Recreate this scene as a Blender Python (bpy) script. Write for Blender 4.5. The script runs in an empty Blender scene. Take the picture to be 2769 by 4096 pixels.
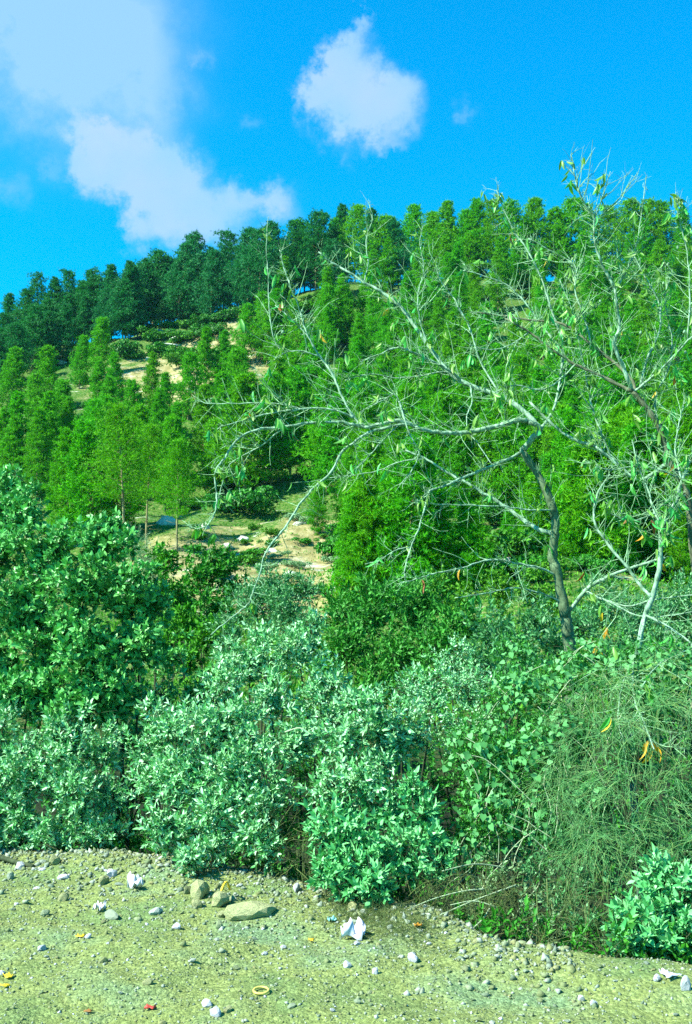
import bpy, math, numpy as np
from mathutils import Vector, Matrix
rng = np.random.default_rng(11)
R = math.radians
scene = bpy.context.scene
C = scene.collection

# ------------------------------------------------------------------ camera
CAMZ, PITCH, FOC = 1.7, R(7.9), 35.0
cam = bpy.data.cameras.new('camera'); cam_o = bpy.data.objects.new('camera', cam); C.objects.link(cam_o)
cam.sensor_fit = 'VERTICAL'; cam.sensor_height = 36; cam.lens = FOC; cam.clip_start = .05; cam.clip_end = 9000
cam_o.location = (0, 0, CAMZ); cam_o.rotation_euler = (R(90)+PITCH, 0, 0)
scene.camera = cam_o
FPX = FOC/36*1024.0
def pdir(px, py):
    xc = (px-346)/FPX; yc = (512-py)/FPX
    return np.array([xc, math.cos(PITCH)-yc*math.sin(PITCH), math.sin(PITCH)+yc*math.cos(PITCH)])
def at(px, py, Y):
    d = pdir(px, py); return np.array([0, 0, CAMZ]) + d*(Y/d[1])

# ------------------------------------------------------------------ sky, sun, exposure
SUN_EL, SUN_AZ = 44, -116          # azimuth clockwise from +Y : behind the camera, to the left
world = bpy.data.worlds.new('World'); scene.world = world; world.use_nodes = True
wn = world.node_tree; wn.nodes.clear()
class NT:
    """small helper that wires nodes"""
    def __init__(s, tree): s.t = tree
    def n(s, typ, **kw):
        nd = s.t.nodes.new(typ)
        for k, v in kw.items():
            if k.startswith('i_'):
                key = k[2:]; key = int(key) if key.isdigit() else key.replace('_', ' ')
                if isinstance(v, bpy.types.NodeSocket): s.t.links.new(v, nd.inputs[key])
                else: nd.inputs[key].default_value = v
            else: setattr(nd, k, v)
        return nd
    def m(s, op, a, b=None, c=None, clamp=False):
        nd = s.t.nodes.new('ShaderNodeMath'); nd.operation = op; nd.use_clamp = clamp
        for i, v in enumerate((a, b, c)):
            if v is None: continue
            if isinstance(v, bpy.types.NodeSocket): s.t.links.new(v, nd.inputs[i])
            else: nd.inputs[i].default_value = v
        return nd.outputs[0]
    def v(s, op, a, b=None):
        nd = s.t.nodes.new('ShaderNodeVectorMath'); nd.operation = op
        for i, v in enumerate((a, b)):
            if v is None: continue
            if isinstance(v, bpy.types.NodeSocket): s.t.links.new(v, nd.inputs[i])
            else: nd.inputs[i].default_value = v
        return nd.outputs['Value'] if op in ('DOT_PRODUCT', 'LENGTH') else nd.outputs[0]
    def mix(s, f, a, b, mode='MIX'):
        nd = s.t.nodes.new('ShaderNodeMix'); nd.data_type = 'RGBA'; nd.blend_type = mode
        for i, v in ((0, f), (6, a), (7, b)):
            if isinstance(v, bpy.types.NodeSocket): s.t.links.new(v, nd.inputs[i])
            else: nd.inputs[i].default_value = (*v, 1) if i and len(v) == 3 else v
        return nd.outputs[2]
    def ramp(s, f, stops):
        nd = s.t.nodes.new('ShaderNodeValToRGB'); s.t.links.new(f, nd.inputs[0])
        e = nd.color_ramp.elements
        while len(e) < len(stops): e.new(.5)
        for q, (p, c) in zip(e, stops):
            q.position = p; q.color = (*c, 1) if len(c) == 3 else c
        return nd.outputs[0]
    def link(s, a, b): s.t.links.new(a, b)
W = NT(wn)
sky = W.n('ShaderNodeTexSky', sky_type='NISHITA', sun_disc=False, sun_elevation=R(SUN_EL), sun_rotation=R(SUN_AZ))
sky.air_density = 1.0; sky.dust_density = .4; sky.ozone_density = 1.6
sky_col = W.mix(1.0, sky.outputs[0], (.0, 1.24, 1.66), 'MULTIPLY')
tc = W.n('ShaderNodeTexCoord')
dirv = W.v('NORMALIZE', tc.outputs['Generated'])
wob1 = W.n('ShaderNodeTexNoise', i_Vector=dirv, i_Scale=26.0, i_Detail=8.0, i_Roughness=.66)
wob2 = W.n('ShaderNodeTexNoise', i_Vector=dirv, i_Scale=9.0, i_Detail=3.0, i_Roughness=.5)
warp = W.v('SCALE', W.v('SUBTRACT', wob1.outputs['Color'], (.5, .5, .5))); warp.node.inputs['Scale'].default_value = .075
dw = W.v('NORMALIZE', W.v('ADD', dirv, warp))
def blobs(lst):
    acc = None
    for px, py, r, a in lst:
        d = pdir(px, py); d = d/np.linalg.norm(d)
        k = 1.0/((r/FPX)**2)          # exp(-(angle/r)^2 / 2)
        dot = W.v('DOT_PRODUCT', dw, tuple(d))
        e = W.m('MULTIPLY', W.m('EXPONENT', W.m('MULTIPLY', W.m('SUBTRACT', dot, 1.0), k)), a)
        acc = e if acc is None else W.m('ADD', acc, e)
    return acc
soft = blobs([(75,-5,40,.7),(140,20,20,.35),(150,60,18,.3),(160,95,14,.3),(160,120,10,.25),(70,-10,52,.6),(20,20,45,.45),(120,35,34,.5),(60,70,42,.42),(135,85,30,.42),(30,95,24,.25),(85,112,26,.45),(150,115,20,.3),(-30,-30,50,.5)])
puff = blobs([(96,134,11,.8),(108,146,17,.9),(86,163,13,.8),(135,150,18,.9),(163,158,17,.9),(182,178,14,.9),(120,172,20,.9),(152,185,22,.8),(188,200,18,.7),(212,205,15,.7),(243,201,12,.8),(272,198,12,.9),(284,210,14,.8),(228,222,18,.7),(132,236,11,.8),(170,225,20,.7),(150,215,16,.7),
  (366,22,5,.8),(357,38,8,.9),(340,56,12,.8),(330,72,13,.9),(352,82,18,.9),(308,102,9,.8),(326,100,14,.8),(380,98,19,.9),(405,84,13,.9),(358,118,15,.9),(407,112,13,.8),(398,147,7,.65),(380,128,12,.7)])
wisp = blobs([(203,60,6,.6),(467,110,5,.5),(246,125,5,.5),(16,187,9,.5),(52,165,6,.5),(345,156,5,.4)])
detail = W.m('MULTIPLY', W.m('SUBTRACT', wob1.outputs['Fac'], .5), 2.0)
detail2 = W.m('MULTIPLY', W.m('SUBTRACT', wob2.outputs['Fac'], .5), .6)
pm = W.n('ShaderNodeMapRange', interpolation_type='SMOOTHSTEP', i_1=.10, i_2=1.55)
W.link(W.m('ADD', puff, W.m('ADD', detail, detail2)), pm.inputs[0])
pmask = W.m('MULTIPLY', pm.outputs[0], W.m('MINIMUM', W.m('MULTIPLY', puff, 4.0), 1.0))
smask = W.m('MULTIPLY', W.m('MINIMUM', W.m('MULTIPLY', soft, W.m('ADD', .75, W.m('ADD', detail2, W.m('MULTIPLY', detail, .5)))), 1.0), .74)
wmask = W.m('MULTIPLY', wisp, W.m('MULTIPLY', wob1.outputs['Fac'], .8))
lum = W.n('ShaderNodeTexNoise', i_Vector=dirv, i_Scale=14.0, i_Detail=4.0)
ccol = W.mix(W.m('MULTIPLY', lum.outputs['Fac'], 1.0, clamp=True), (1.3, 3.5, 5.6), (3.3, 3.9, 5.2))
c1 = W.mix(smask, sky_col, (2.3, 3.8, 5.6))
c2 = W.mix(W.m('MINIMUM', wmask, .6), c1, ccol)
c3 = W.mix(W.m('MULTIPLY', pmask, .86), c2, ccol)
bg = W.n('ShaderNodeBackground', i_Color=c3, i_Strength=.07)
wo = W.n('ShaderNodeOutputWorld'); W.link(bg.outputs[0], wo.inputs[0])

sun = bpy.data.lights.new('sun', 'SUN'); sun.energy = 4.6; sun.angle = R(.5); sun.color = (1, .955, .86)
sun_o = bpy.data.objects.new('sun', sun); C.objects.link(sun_o)
sd = Vector((math.sin(R(SUN_AZ))*math.cos(R(SUN_EL)), math.cos(R(SUN_AZ))*math.cos(R(SUN_EL)), math.sin(R(SUN_EL))))
sun_o.rotation_euler = sd.to_track_quat('Z', 'Y').to_euler(); sun_o.location = (-20, -20, 30)

scene.view_settings.view_transform = 'Standard'; scene.view_settings.look = 'None'
scene.view_settings.gamma = 1.0; scene.view_settings.use_curve_mapping = False
scene.view_settings.exposure = 1.55
scene.cycles.use_denoising = False; scene.cycles.volume_bounces = 0
scene.cycles.max_bounces = 4; scene.cycles.diffuse_bounces = 2; scene.cycles.glossy_bounces = 1
scene.cycles.transmission_bounces = 2; scene.cycles.transparent_max_bounces = 4

# ------------------------------------------------------------------ mesh helpers
def me_np(name, V, F, mat=None, smooth=False):
    V = np.asarray(V, np.float32); F = np.asarray(F, np.int32); nf, k = F.shape
    me = bpy.data.meshes.new(name)
    me.vertices.add(len(V)); me.vertices.foreach_set('co', V.ravel())
    me.loops.add(nf*k); me.loops.foreach_set('vertex_index', F.ravel())
    me.polygons.add(nf); me.polygons.foreach_set('loop_start', np.arange(0, nf*k, k, dtype=np.int32))
    if smooth: me.polygons.foreach_set('use_smooth', np.ones(nf, bool))
    me.update(calc_edges=True); me.validate()
    if mat: me.materials.append(mat)
    return me
def ob(name, me, parent=None, loc=None, rot=None, scale=None):
    o = bpy.data.objects.new(name, me); C.objects.link(o)
    if parent: o.parent = parent
    if loc is not None: o.location = tuple(float(q) for q in loc)
    if rot is not None: o.rotation_euler = rot
    if scale is not None: o.scale = scale if hasattr(scale, '__len__') else (scale,)*3
    return o
def tag(o, label=None, cat=None, group=None, kind=None):
    if label: o['label'] = label
    if cat: o['category'] = cat
    if group: o['group'] = group
    if kind: o['kind'] = kind
    return o
def join(parts):
    V, F, n = [], [], 0
    for v, f in parts:
        if len(v) == 0: continue
        V.append(v); F.append(np.asarray(f)+n); n += len(v)
    return np.concatenate(V), np.concatenate(F)
def unit(v):
    v = np.asarray(v, float); return v/np.maximum(np.linalg.norm(v, axis=-1, keepdims=True), 1e-9)
def basis(d, roll=None, n=None):
    """columns x, y, z with z along d (n,3)"""
    d = unit(d); N = len(d)
    ref = rng.normal(size=(N, 3)) if n is None else n
    x = unit(np.cross(ref, d)); y = np.cross(d, x)
    return np.stack([x, y, d], axis=2)
def scatter(tv, tf, M, P, s):
    """copies of a template: M (n,3,3), P (n,3), s (n,)"""
    n = len(P); k = len(tv)
    V = np.einsum('nij,kj->nki', M, tv)*np.asarray(s).reshape(n, 1, 1) + P[:, None, :]
    F = tf[None] + (np.arange(n)*k)[:, None, None]
    return V.reshape(-1, 3), F.reshape(-1, tf.shape[1])
def tube(P, rad, sides=5, cap=True):
    P = np.asarray(P, float); n = len(P); rad = np.broadcast_to(rad, (n,))
    T = unit(np.gradient(P, axis=0)); ref = np.array([.3, .9, .2]) if abs(T[0][2]) > .7 else np.array([0, 0, 1.])
    X = unit(np.cross(np.broadcast_to(ref, T.shape), T)); Yv = np.cross(T, X)
    a = np.linspace(0, 2*np.pi, sides, endpoint=False)
    V = P[:, None] + rad[:, None, None]*(np.cos(a)[None, :, None]*X[:, None] + np.sin(a)[None, :, None]*Yv[:, None])
    V = V.reshape(-1, 3); F = []
    i = np.arange(n-1)[:, None]*sides; j = np.arange(sides)[None]; j2 = (j+1) % sides
    F = np.stack([np.stack([i+j, i+j2, i+sides+j2], -1), np.stack([i+j, i+sides+j2, i+sides+j], -1)], 2).reshape(-1, 3)
    if cap:
        V = np.vstack([V, P[-1:], P[:1]]); m = len(V); e = (n-1)*sides
        F = np.vstack([F, [[e+q, e+(q+1) % sides, m-2] for q in range(sides)], [[(q+1) % sides, q, m-1] for q in range(sides)]])
    return V, F
def strands(P0, D, L, r, segs=3, droop=0., wig=.15):
    """many thin 3-sided stems at once: start, direction, length, radius"""
    n = len(P0); D = unit(D); L = np.asarray(L).reshape(n, 1); r = np.broadcast_to(r, (n,))
    pts = [P0]; d = D.copy(); p = P0.copy()
    for s in range(segs):
        p = p + d*L/segs; pts.append(p)
        d = unit(d + rng.normal(size=(n, 3))*wig + np.array([0, 0, -droop/segs]))
    P = np.stack(pts, 1)
    X = unit(np.cross(D, rng.normal(size=(n, 3)))); Yv = np.cross(D, X)
    tap = np.linspace(1, .45, segs+1)
    a = np.arange(3)*2*np.pi/3
    off = np.cos(a)[None, None, :, None]*X[:, None, None] + np.sin(a)[None, None, :, None]*Yv[:, None, None]
    V = P[:, :, None] + off*(r[:, None]*tap[None])[:, :, None, None]
    base = (np.arange(n)*(segs+1)*3)[:, None, None]; i = (np.arange(segs)*3)[None, :, None]; j = np.arange(3)[None, None]; j2 = (j+1) % 3
    F = np.stack([np.stack([base+i+j, base+i+j2, base+i+3+j2], -1), np.stack([base+i+j, base+i+3+j2, base+i+3+j], -1)], 3).reshape(-1, 3)
    return V.reshape(-1, 3), F, P
def catmull(P, per=5):
    P = np.asarray(P, float)
    Q = np.vstack([2*P[0]-P[1], P, 2*P[-1]-P[-2]]); out = []
    for i in range(1, len(Q)-2):
        p0, p1, p2, p3 = Q[i-1:i+3]
        for t in np.linspace(0, 1, per, endpoint=False):
            out.append(.5*((2*p1)+(-p0+p2)*t+(2*p0-5*p1+4*p2-p3)*t*t+(-p0+3*p1-3*p2+p3)*t**3))
    out.append(P[-1]); return np.array(out)
def fold_leaf(L=1., w=.3, fold=.12, curl=.1, wide=.45):
    """folded leaf, y along the leaf, 4 triangles"""
    V = np.array([[0, 0, 0], [w, wide*L*.75, fold*w*2], [w*.72, wide*L*1.45, fold*w*1.5-curl*.3], [0, L, -curl], [-w*.72, wide*L*1.45, fold*w*1.5-curl*.3], [-w, wide*L*.75, fold*w*2], [0, wide*L, 0]])
    F = np.array([[0, 1, 6], [1, 2, 6], [2, 3, 6], [3, 4, 6], [4, 5, 6], [5, 0, 6]])
    return V, F
def kite_leaf(L=1., w=.3, fold=.15):
    V = np.array([[0, 0, 0], [w, .42*L, fold*w*2], [0, L, -.06], [-w, .42*L, fold*w*2]])
    return V, np.array([[0, 1, 2], [0, 2, 3]])
def ordinal(n):
    one = ['', 'first', 'second', 'third', 'fourth', 'fifth', 'sixth', 'seventh', 'eighth', 'ninth', 'tenth', 'eleventh', 'twelfth', 'thirteenth', 'fourteenth', 'fifteenth', 'sixteenth', 'seventeenth', 'eighteenth', 'nineteenth']
    if n < 20: return one[n]
    tens = ['', '', 'twent', 'thirt', 'fort', 'fift', 'sixt', 'sevent']
    return tens[n//10] + ('ieth' if n % 10 == 0 else 'y-' + one[n % 10])

# ------------------------------------------------------------------ materials
def mat_leaf(name, cols, rough=.5, trans=.25, obj_var=.0, spec=.5, tcol=None):
    m = bpy.data.materials.new(name); m.use_nodes = True; t = NT(m.node_tree); t.t.nodes.clear()
    geo = t.n('ShaderNodeNewGeometry')
    n = len(cols); col = t.ramp(geo.outputs['Random Per Island'], [(i/max(n-1, 1), c) for i, c in enumerate(cols)])
    if obj_var:
        oi = t.n('ShaderNodeObjectInfo')
        hs = t.n('ShaderNodeHueSaturation', i_Color=col)
        t.link(t.m('ADD', .5-obj_var*.09, t.m('MULTIPLY', oi.outputs['Random'], obj_var*.18)), hs.inputs['Hue'])
        t.link(t.m('ADD', 1-obj_var*.5, t.m('MULTIPLY', t.m('FRACT', t.m('MULTIPLY', oi.outputs['Random'], 7.31)), obj_var)), hs.inputs['Value'])
        col = hs.outputs[0]
    p = t.n('ShaderNodeBsdfPrincipled', i_Base_Color=col, i_Roughness=rough, i_Specular_IOR_Level=spec)
    tr = t.n('ShaderNodeBsdfTranslucent')
    t.link(t.mix(1., col, tcol or (1.1, 1.35, .6), 'MULTIPLY'), tr.inputs[0])
    mx = t.n('ShaderNodeMixShader', i_0=trans); t.link(p.outputs[0], mx.inputs[1]); t.link(tr.outputs[0], mx.inputs[2])
    o = t.n('ShaderNodeOutputMaterial'); t.link(mx.outputs[0], o.inputs[0]); return m
def mat_bark(name, a, b, scale=14., rough=.85, stretch=(1, 1, .3)):
    m = bpy.data.materials.new(name); m.use_nodes = True; t = NT(m.node_tree); t.t.nodes.clear()
    tc = t.n('ShaderNodeTexCoord'); mp = t.n('ShaderNodeMapping', i_Vector=tc.outputs['Object'], i_Scale=stretch)
    nz = t.n('ShaderNodeTexNoise', i_Vector=mp.outputs[0], i_Scale=scale, i_Detail=4., i_Roughness=.65)
    col = t.ramp(nz.outputs['Fac'], [(.3, a), (.68, b)])
    bp = t.n('ShaderNodeBump', i_Strength=.5, i_Distance=.01, i_Height=nz.outputs['Fac'])
    p = t.n('ShaderNodeBsdfPrincipled', i_Base_Color=col, i_Roughness=rough, i_Normal=bp.outputs[0], i_Specular_IOR_Level=.25)
    o = t.n('ShaderNodeOutputMaterial'); t.link(p.outputs[0], o.inputs[0]); return m
def mat_rock(name, cols, scale=6., bump=.5, isl=True):
    m = bpy.data.materials.new(name); m.use_nodes = True; t = NT(m.node_tree); t.t.nodes.clear()
    tc = t.n('ShaderNodeTexCoord'); geo = t.n('ShaderNodeNewGeometry'); oi = t.n('ShaderNodeObjectInfo')
    nz = t.n('ShaderNodeTexNoise', i_Vector=tc.outputs['Object'], i_Scale=scale, i_Detail=5., i_Roughness=.65)
    r = t.m('FRACT', t.m('ADD', geo.outputs['Random Per Island'] if isl else 0., oi.outputs['Random']))
    n = len(cols); col = t.ramp(r, [(i/(n-1), c) for i, c in enumerate(cols)])
    col = t.mix(1., col, t.ramp(nz.outputs['Fac'], [(.3, (.62, .62, .55)), (.7, (1.15, 1.15, 1.15))]), 'MULTIPLY')
    bp = t.n('ShaderNodeBump', i_Strength=bump, i_Distance=.02, i_Height=nz.outputs['Fac'])
    p = t.n('ShaderNodeBsdfPrincipled', i_Base_Color=col, i_Roughness=.9, i_Normal=bp.outputs[0], i_Specular_IOR_Level=.2)
    o = t.n('ShaderNodeOutputMaterial'); t.link(p.outputs[0], o.inputs[0]); return m
def mat_plain(name, col, rough=.7, vary=.2, scale=30.):
    m = bpy.data.materials.new(name); m.use_nodes = True; t = NT(m.node_tree); t.t.nodes.clear()
    tc = t.n('ShaderNodeTexCoord')
    nz = t.n('ShaderNodeTexNoise', i_Vector=tc.outputs['Object'], i_Scale=scale, i_Detail=3.)
    c = np.array(col); cc = t.ramp(nz.outputs['Fac'], [(.3, tuple(c*(1-vary))), (.7, tuple(np.minimum(c*(1+vary), .95)))])
    p = t.n('ShaderNodeBsdfPrincipled', i_Base_Color=cc, i_Roughness=rough)
    o = t.n('ShaderNodeOutputMaterial'); t.link(p.outputs[0], o.inputs[0]); return m

M = {}
M['broad'] = mat_leaf('broad_leaf', [(.022, .15, .026), (.055, .30, .05), (.18, .56, .14), (.07, .38, .065)], .45, .09, spec=.4)
M['lentisk'] = mat_leaf('mastic_leaf', [(.022, .16, .035), (.08, .38, .085), (.30, .66, .27), (.36, .64, .38), (.07, .34, .08)], .45, .09, spec=.4)
M['mint'] = mat_leaf('mint_leaf', [(.035, .25, .06), (.10, .44, .125), (.24, .62, .24)], .45, .09, spec=.4)
M['pale'] = mat_leaf('silvery_leaf', [(.08, .21, .07), (.15, .32, .12), (.26, .42, .20)], .55, .2)
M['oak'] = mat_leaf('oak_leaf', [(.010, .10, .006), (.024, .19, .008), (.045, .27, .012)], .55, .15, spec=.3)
M['fine'] = mat_leaf('fine_leaf', [(.012, .11, .008), (.032, .23, .016), (.07, .34, .04)], .6, .15, spec=.3)
M['olive'] = mat_leaf('olive_leaf', [(.025, .14, .035), (.06, .26, .07), (.13, .38, .13)], .5, .2)
M['vine'] = mat_leaf('vine_leaf', [(.045, .21, .05), (.085, .33, .085), (.14, .42, .14)], .62, .2, spec=.3)
M['broom'] = mat_leaf('broom_stem', [(.035, .17, .035), (.07, .27, .065), (.13, .35, .10), (.16, .27, .06)], .6, .1)
M['dry'] = mat_leaf('dry_stem', [(.02, .05, .008), (.05, .11, .02), (.10, .17, .035), (.14, .17, .04)], .7, .1)
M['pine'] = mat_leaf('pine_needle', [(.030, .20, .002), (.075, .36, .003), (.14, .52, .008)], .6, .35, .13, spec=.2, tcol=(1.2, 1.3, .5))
M['pine_shade'] = mat_leaf('shade_pine_needle', [(.010, .13, .030), (.020, .21, .045), (.038, .30, .060)], .6, .25, .13, spec=.2, tcol=(1., 1.2, .7))  # darker bluish copy of the pine needles: ridge shade and haze put into colour
M['scrub'] = mat_leaf('scrub_leaf', [(.018, .12, .004), (.045, .22, .006), (.08, .31, .012)], .6, .2, .15, spec=.25)
M['almond_leaf'] = mat_leaf('almond_leaf', [(.05, .29, .025), (.11, .43, .06)], .45, .3, .5)
M['yellow_leaf'] = mat_leaf('yellow_leaf', [(.55, .36, .02), (.7, .45, .03)], .5, .3, .3, tcol=(1.2, 1., .4))
M['brown_leaf'] = mat_leaf('brown_leaf', [(.30, .12, .02), (.22, .10, .03)], .6, .2, .3, tcol=(1.2, .9, .4))
M['almond_bark'] = mat_bark('almond_bark', (.06, .13, .06), (.30, .50, .33), 30., stretch=(1, 1, .45))
M['almond_trunk'] = mat_bark('almond_trunk', (.025, .05, .02), (.14, .23, .11), 30., stretch=(1, 1, .6))
M['almond_twig'] = mat_bark('almond_twig', (.09, .22, .07), (.32, .58, .32), 30.)
M['dark_bark'] = mat_bark('dark_bark', (.025, .035, .018), (.15, .19, .10), 20.)
M['pine_bark'] = mat_bark('pine_bark', (.10, .09, .035), (.30, .30, .13), 8.)
M['bush_bark'] = mat_bark('bush_bark', (.012, .022, .008), (.06, .09, .035), 20.)
M['pale_twig'] = mat_bark('pale_twig', (.20, .30, .16), (.38, .48, .28), 30.)
M['stone'] = mat_rock('gravel_stone', [(.12, .18, .09), (.19, .23, .09), (.22, .29, .16), (.34, .40, .33), (.14, .20, .13), (.25, .27, .11)], 30.)
M['white_stone'] = mat_rock('white_stone', [(.40, .44, .45), (.52, .54, .60), (.34, .41, .34)], 25.)
M['boulder'] = mat_rock('boulder', [(.32, .36, .17), (.38, .42, .20)], 9., .8, False)
M['limestone'] = mat_rock('limestone', [(.46, .50, .40), (.55, .58, .50), (.40, .40, .26)], 1.2, .9, False)
M['paper'] = mat_plain('paper', (.60, .63, .70), .8, .08)
M['yellow_scrap'] = mat_plain('yellow_scrap', (.75, .52, .02), .6, .15)
M['orange_scrap'] = mat_plain('orange_scrap', (.75, .30, .02), .6, .2)
M['red_scrap'] = mat_plain('red_scrap', (.42, .05, .03), .6, .2)
M['cyan_scrap'] = mat_plain('cyan_scrap', (.18, .50, .42), .5, .1)
M['ring'] = mat_plain('ring_plastic', (.55, .48, .10), .5, .1)

# ------------------------------------------------------------------ terrain
EX = np.array([-60, -6, -2.8, -1.5, -.52, .18, .58, .79, 1.22, 1.8, 4, 60.])
EY = np.array([14, 9.4, 8.4, 7.95, 7.43, 6.87, 6.42, 5.97, 5.65, 5.46, 4.9, 1.])
def edge(x): return np.interp(x, EX, EY)
def sst(a, b, v):
    t = np.clip((v-a)/(b-a), 0, 1); return t*t*(3-2*t)
_py = np.arange(0, 1200, .5)
_pz = np.interp(_py, [0, 12, 20, 30, 50, 70, 90, 110, 130, 150, 170, 190, 206, 228, 300, 500, 800, 1200], [0, .1, 1.3, 3.3, 5.9, 9.7, 14.7, 22.8, 33.6, 46.5, 60.6, 74.5, 81, 83.5, 66, 25, 0, 0])
_k = np.exp(-np.linspace(-2.2, 2.2, 25)**2); _k /= _k.sum()
_pz = np.convolve(np.pad(_pz, 12, 'edge'), _k, 'valid')
_w = [(rng.uniform(0, 6.28), rng.uniform(0, 6.28), l, a) for l, a in ((34, 1.0), (23, .8), (15, .45), (9, .28), (5.5, .16), (3.1, .09), (1.7, .05))]
def hills(x, y):
    s = 0.
    for th, ph, l, a in _w:
        u = (x*math.cos(th)+y*math.sin(th))*6.283/l; v = (-x*math.sin(th)+y*math.cos(th))*6.283/l
        s = s + a*np.sin(u+ph+.8*np.sin(v*.7))*np.cos(v*.6+ph*2)
    return s
def H(x, y):
    x = np.asarray(x, float); y = np.asarray(y, float)
    t = y-edge(x)
    fx = np.where(x < 0, np.clip(1+.0030*x, .3, 1), np.clip(1+.0004*x, 1, 1.08))
    z = np.interp(y, _py, _pz)*fx - 1.5*sst(0, 1.5, t)
    return z + hills(x, y)*sst(10, 60, y)
def Hs(x, y): return float(H(x, y))
def grid_mesh(name, X, Y, Z, mat, smooth=True):
    ny, nx = X.shape
    V = np.stack([X, Y, Z], -1).reshape(-1, 3)
    i = (np.arange(ny-1)*nx)[:, None]; j = np.arange(nx-1)[None]
    F = np.stack([i+j, i+j+1, i+nx+j+1, i+nx+j], -1).reshape(-1, 4)
    return me_np(name, V, F, mat, smooth)
def axis(pts):
    out = []
    for a, b, s in pts: out.append(np.arange(a, b, s))
    return np.concatenate(out)
def mat_hill():
    m = bpy.data.materials.new('hill_ground'); m.use_nodes = True; t = NT(m.node_tree); t.t.nodes.clear()
    tc = t.n('ShaderNodeTexCoord'); P = tc.outputs['Object']
    n1 = t.n('ShaderNodeTexNoise', i_Vector=P, i_Scale=.16, i_Detail=6., i_Roughness=.6)
    n2 = t.n('ShaderNodeTexNoise', i_Vector=P, i_Scale=.9, i_Detail=6., i_Roughness=.7)
    mp = t.n('ShaderNodeMapping', i_Vector=P, i_Scale=(.35, .8, 2.2)); n3 = t.n('ShaderNodeTexNoise', i_Vector=mp.outputs[0], i_Scale=.55, i_Detail=7., i_Roughness=.66)
    soil = t.ramp(n2.outputs['Fac'], [(.3, (.11, .12, .035)), (.5, (.26, .24, .09)), (.7, (.38, .37, .20))])
    n4 = t.n('ShaderNodeTexNoise', i_Vector=P, i_Scale=3.2, i_Detail=5., i_Roughness=.75)
    grass = t.ramp(n4.outputs['Fac'], [(.34, (.010, .055, .003)), (.5, (.04, .13, .010)), (.62, (.17, .19, .06)), (.7, (.30, .30, .16))])
    def bare(cx, cy, sx, sy):      # stony openings in the wood
        q = t.v('MULTIPLY', t.v('SUBTRACT', P, (cx, cy, 0)), (1/sx, 1/sy, 0)); return t.m('MAXIMUM', t.m('SUBTRACT', 1., t.v('LENGTH', q)), 0.)
    opn = t.m('ADD', bare(-5, 66, 17, 24), bare(-24, 160, 26, 26))
    g = t.n('ShaderNodeMapRange', i_1=.24, i_2=.36); t.link(t.m('SUBTRACT', n1.outputs['Fac'], t.m('MULTIPLY', opn, .55)), g.inputs[0])
    col = t.mix(g.outputs[0], soil, grass)
    rk = t.n('ShaderNodeMapRange', i_1=.63, i_2=.70); t.link(t.m('ADD', n3.outputs['Fac'], t.m('MULTIPLY', opn, .10)), rk.inputs[0])
    col = t.mix(rk.outputs[0], col, t.ramp(n2.outputs['Fac'], [(.3, (.36, .38, .27)), (.7, (.56, .58, .50))]))
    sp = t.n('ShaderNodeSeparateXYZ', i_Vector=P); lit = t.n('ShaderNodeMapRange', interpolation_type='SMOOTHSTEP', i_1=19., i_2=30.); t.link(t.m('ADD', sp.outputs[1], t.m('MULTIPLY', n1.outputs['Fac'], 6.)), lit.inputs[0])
    col = t.mix(lit.outputs[0], t.ramp(n2.outputs['Fac'], [(.3, (.006, .010, .004)), (.7, (.022, .035, .012))]), col)   # leaf litter in the gully, its colour darkened to paint shade under the bushes
    bp = t.n('ShaderNodeBump', i_Strength=.8, i_Distance=.35, i_Height=n2.outputs['Fac'])
    p = t.n('ShaderNodeBsdfPrincipled', i_Base_Color=col, i_Roughness=.95, i_Normal=bp.outputs[0], i_Specular_IOR_Level=.15)
    o = t.n('ShaderNodeOutputMaterial'); t.link(p.outputs[0], o.inputs[0]); return m
xs = axis([(-4000, -400, 400), (-400, -110, 10), (-110, -20, 1.6), (-20, -6, .7), (-6, 6, .3), (6, 20, .7), (20, 110, 1.6), (110, 400, 10), (400, 4001, 400)])
ys = axis([(-4000, -100, 300), (-100, 0, 10), (0, 16, .3), (16, 60, .8), (60, 235, 1.6), (235, 400, 12), (400, 1200, 60), (1200, 6001, 400)])
X, Y = np.meshgrid(xs, ys); T = Y-edge(X)
Z = H(X, Y) - .09*(1-sst(-.1, .5, T))
ter = ob('hillside_ground', grid_mesh('hillside_ground', X, Y, Z, mat_hill())); tag(ter, kind='structure')

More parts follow.
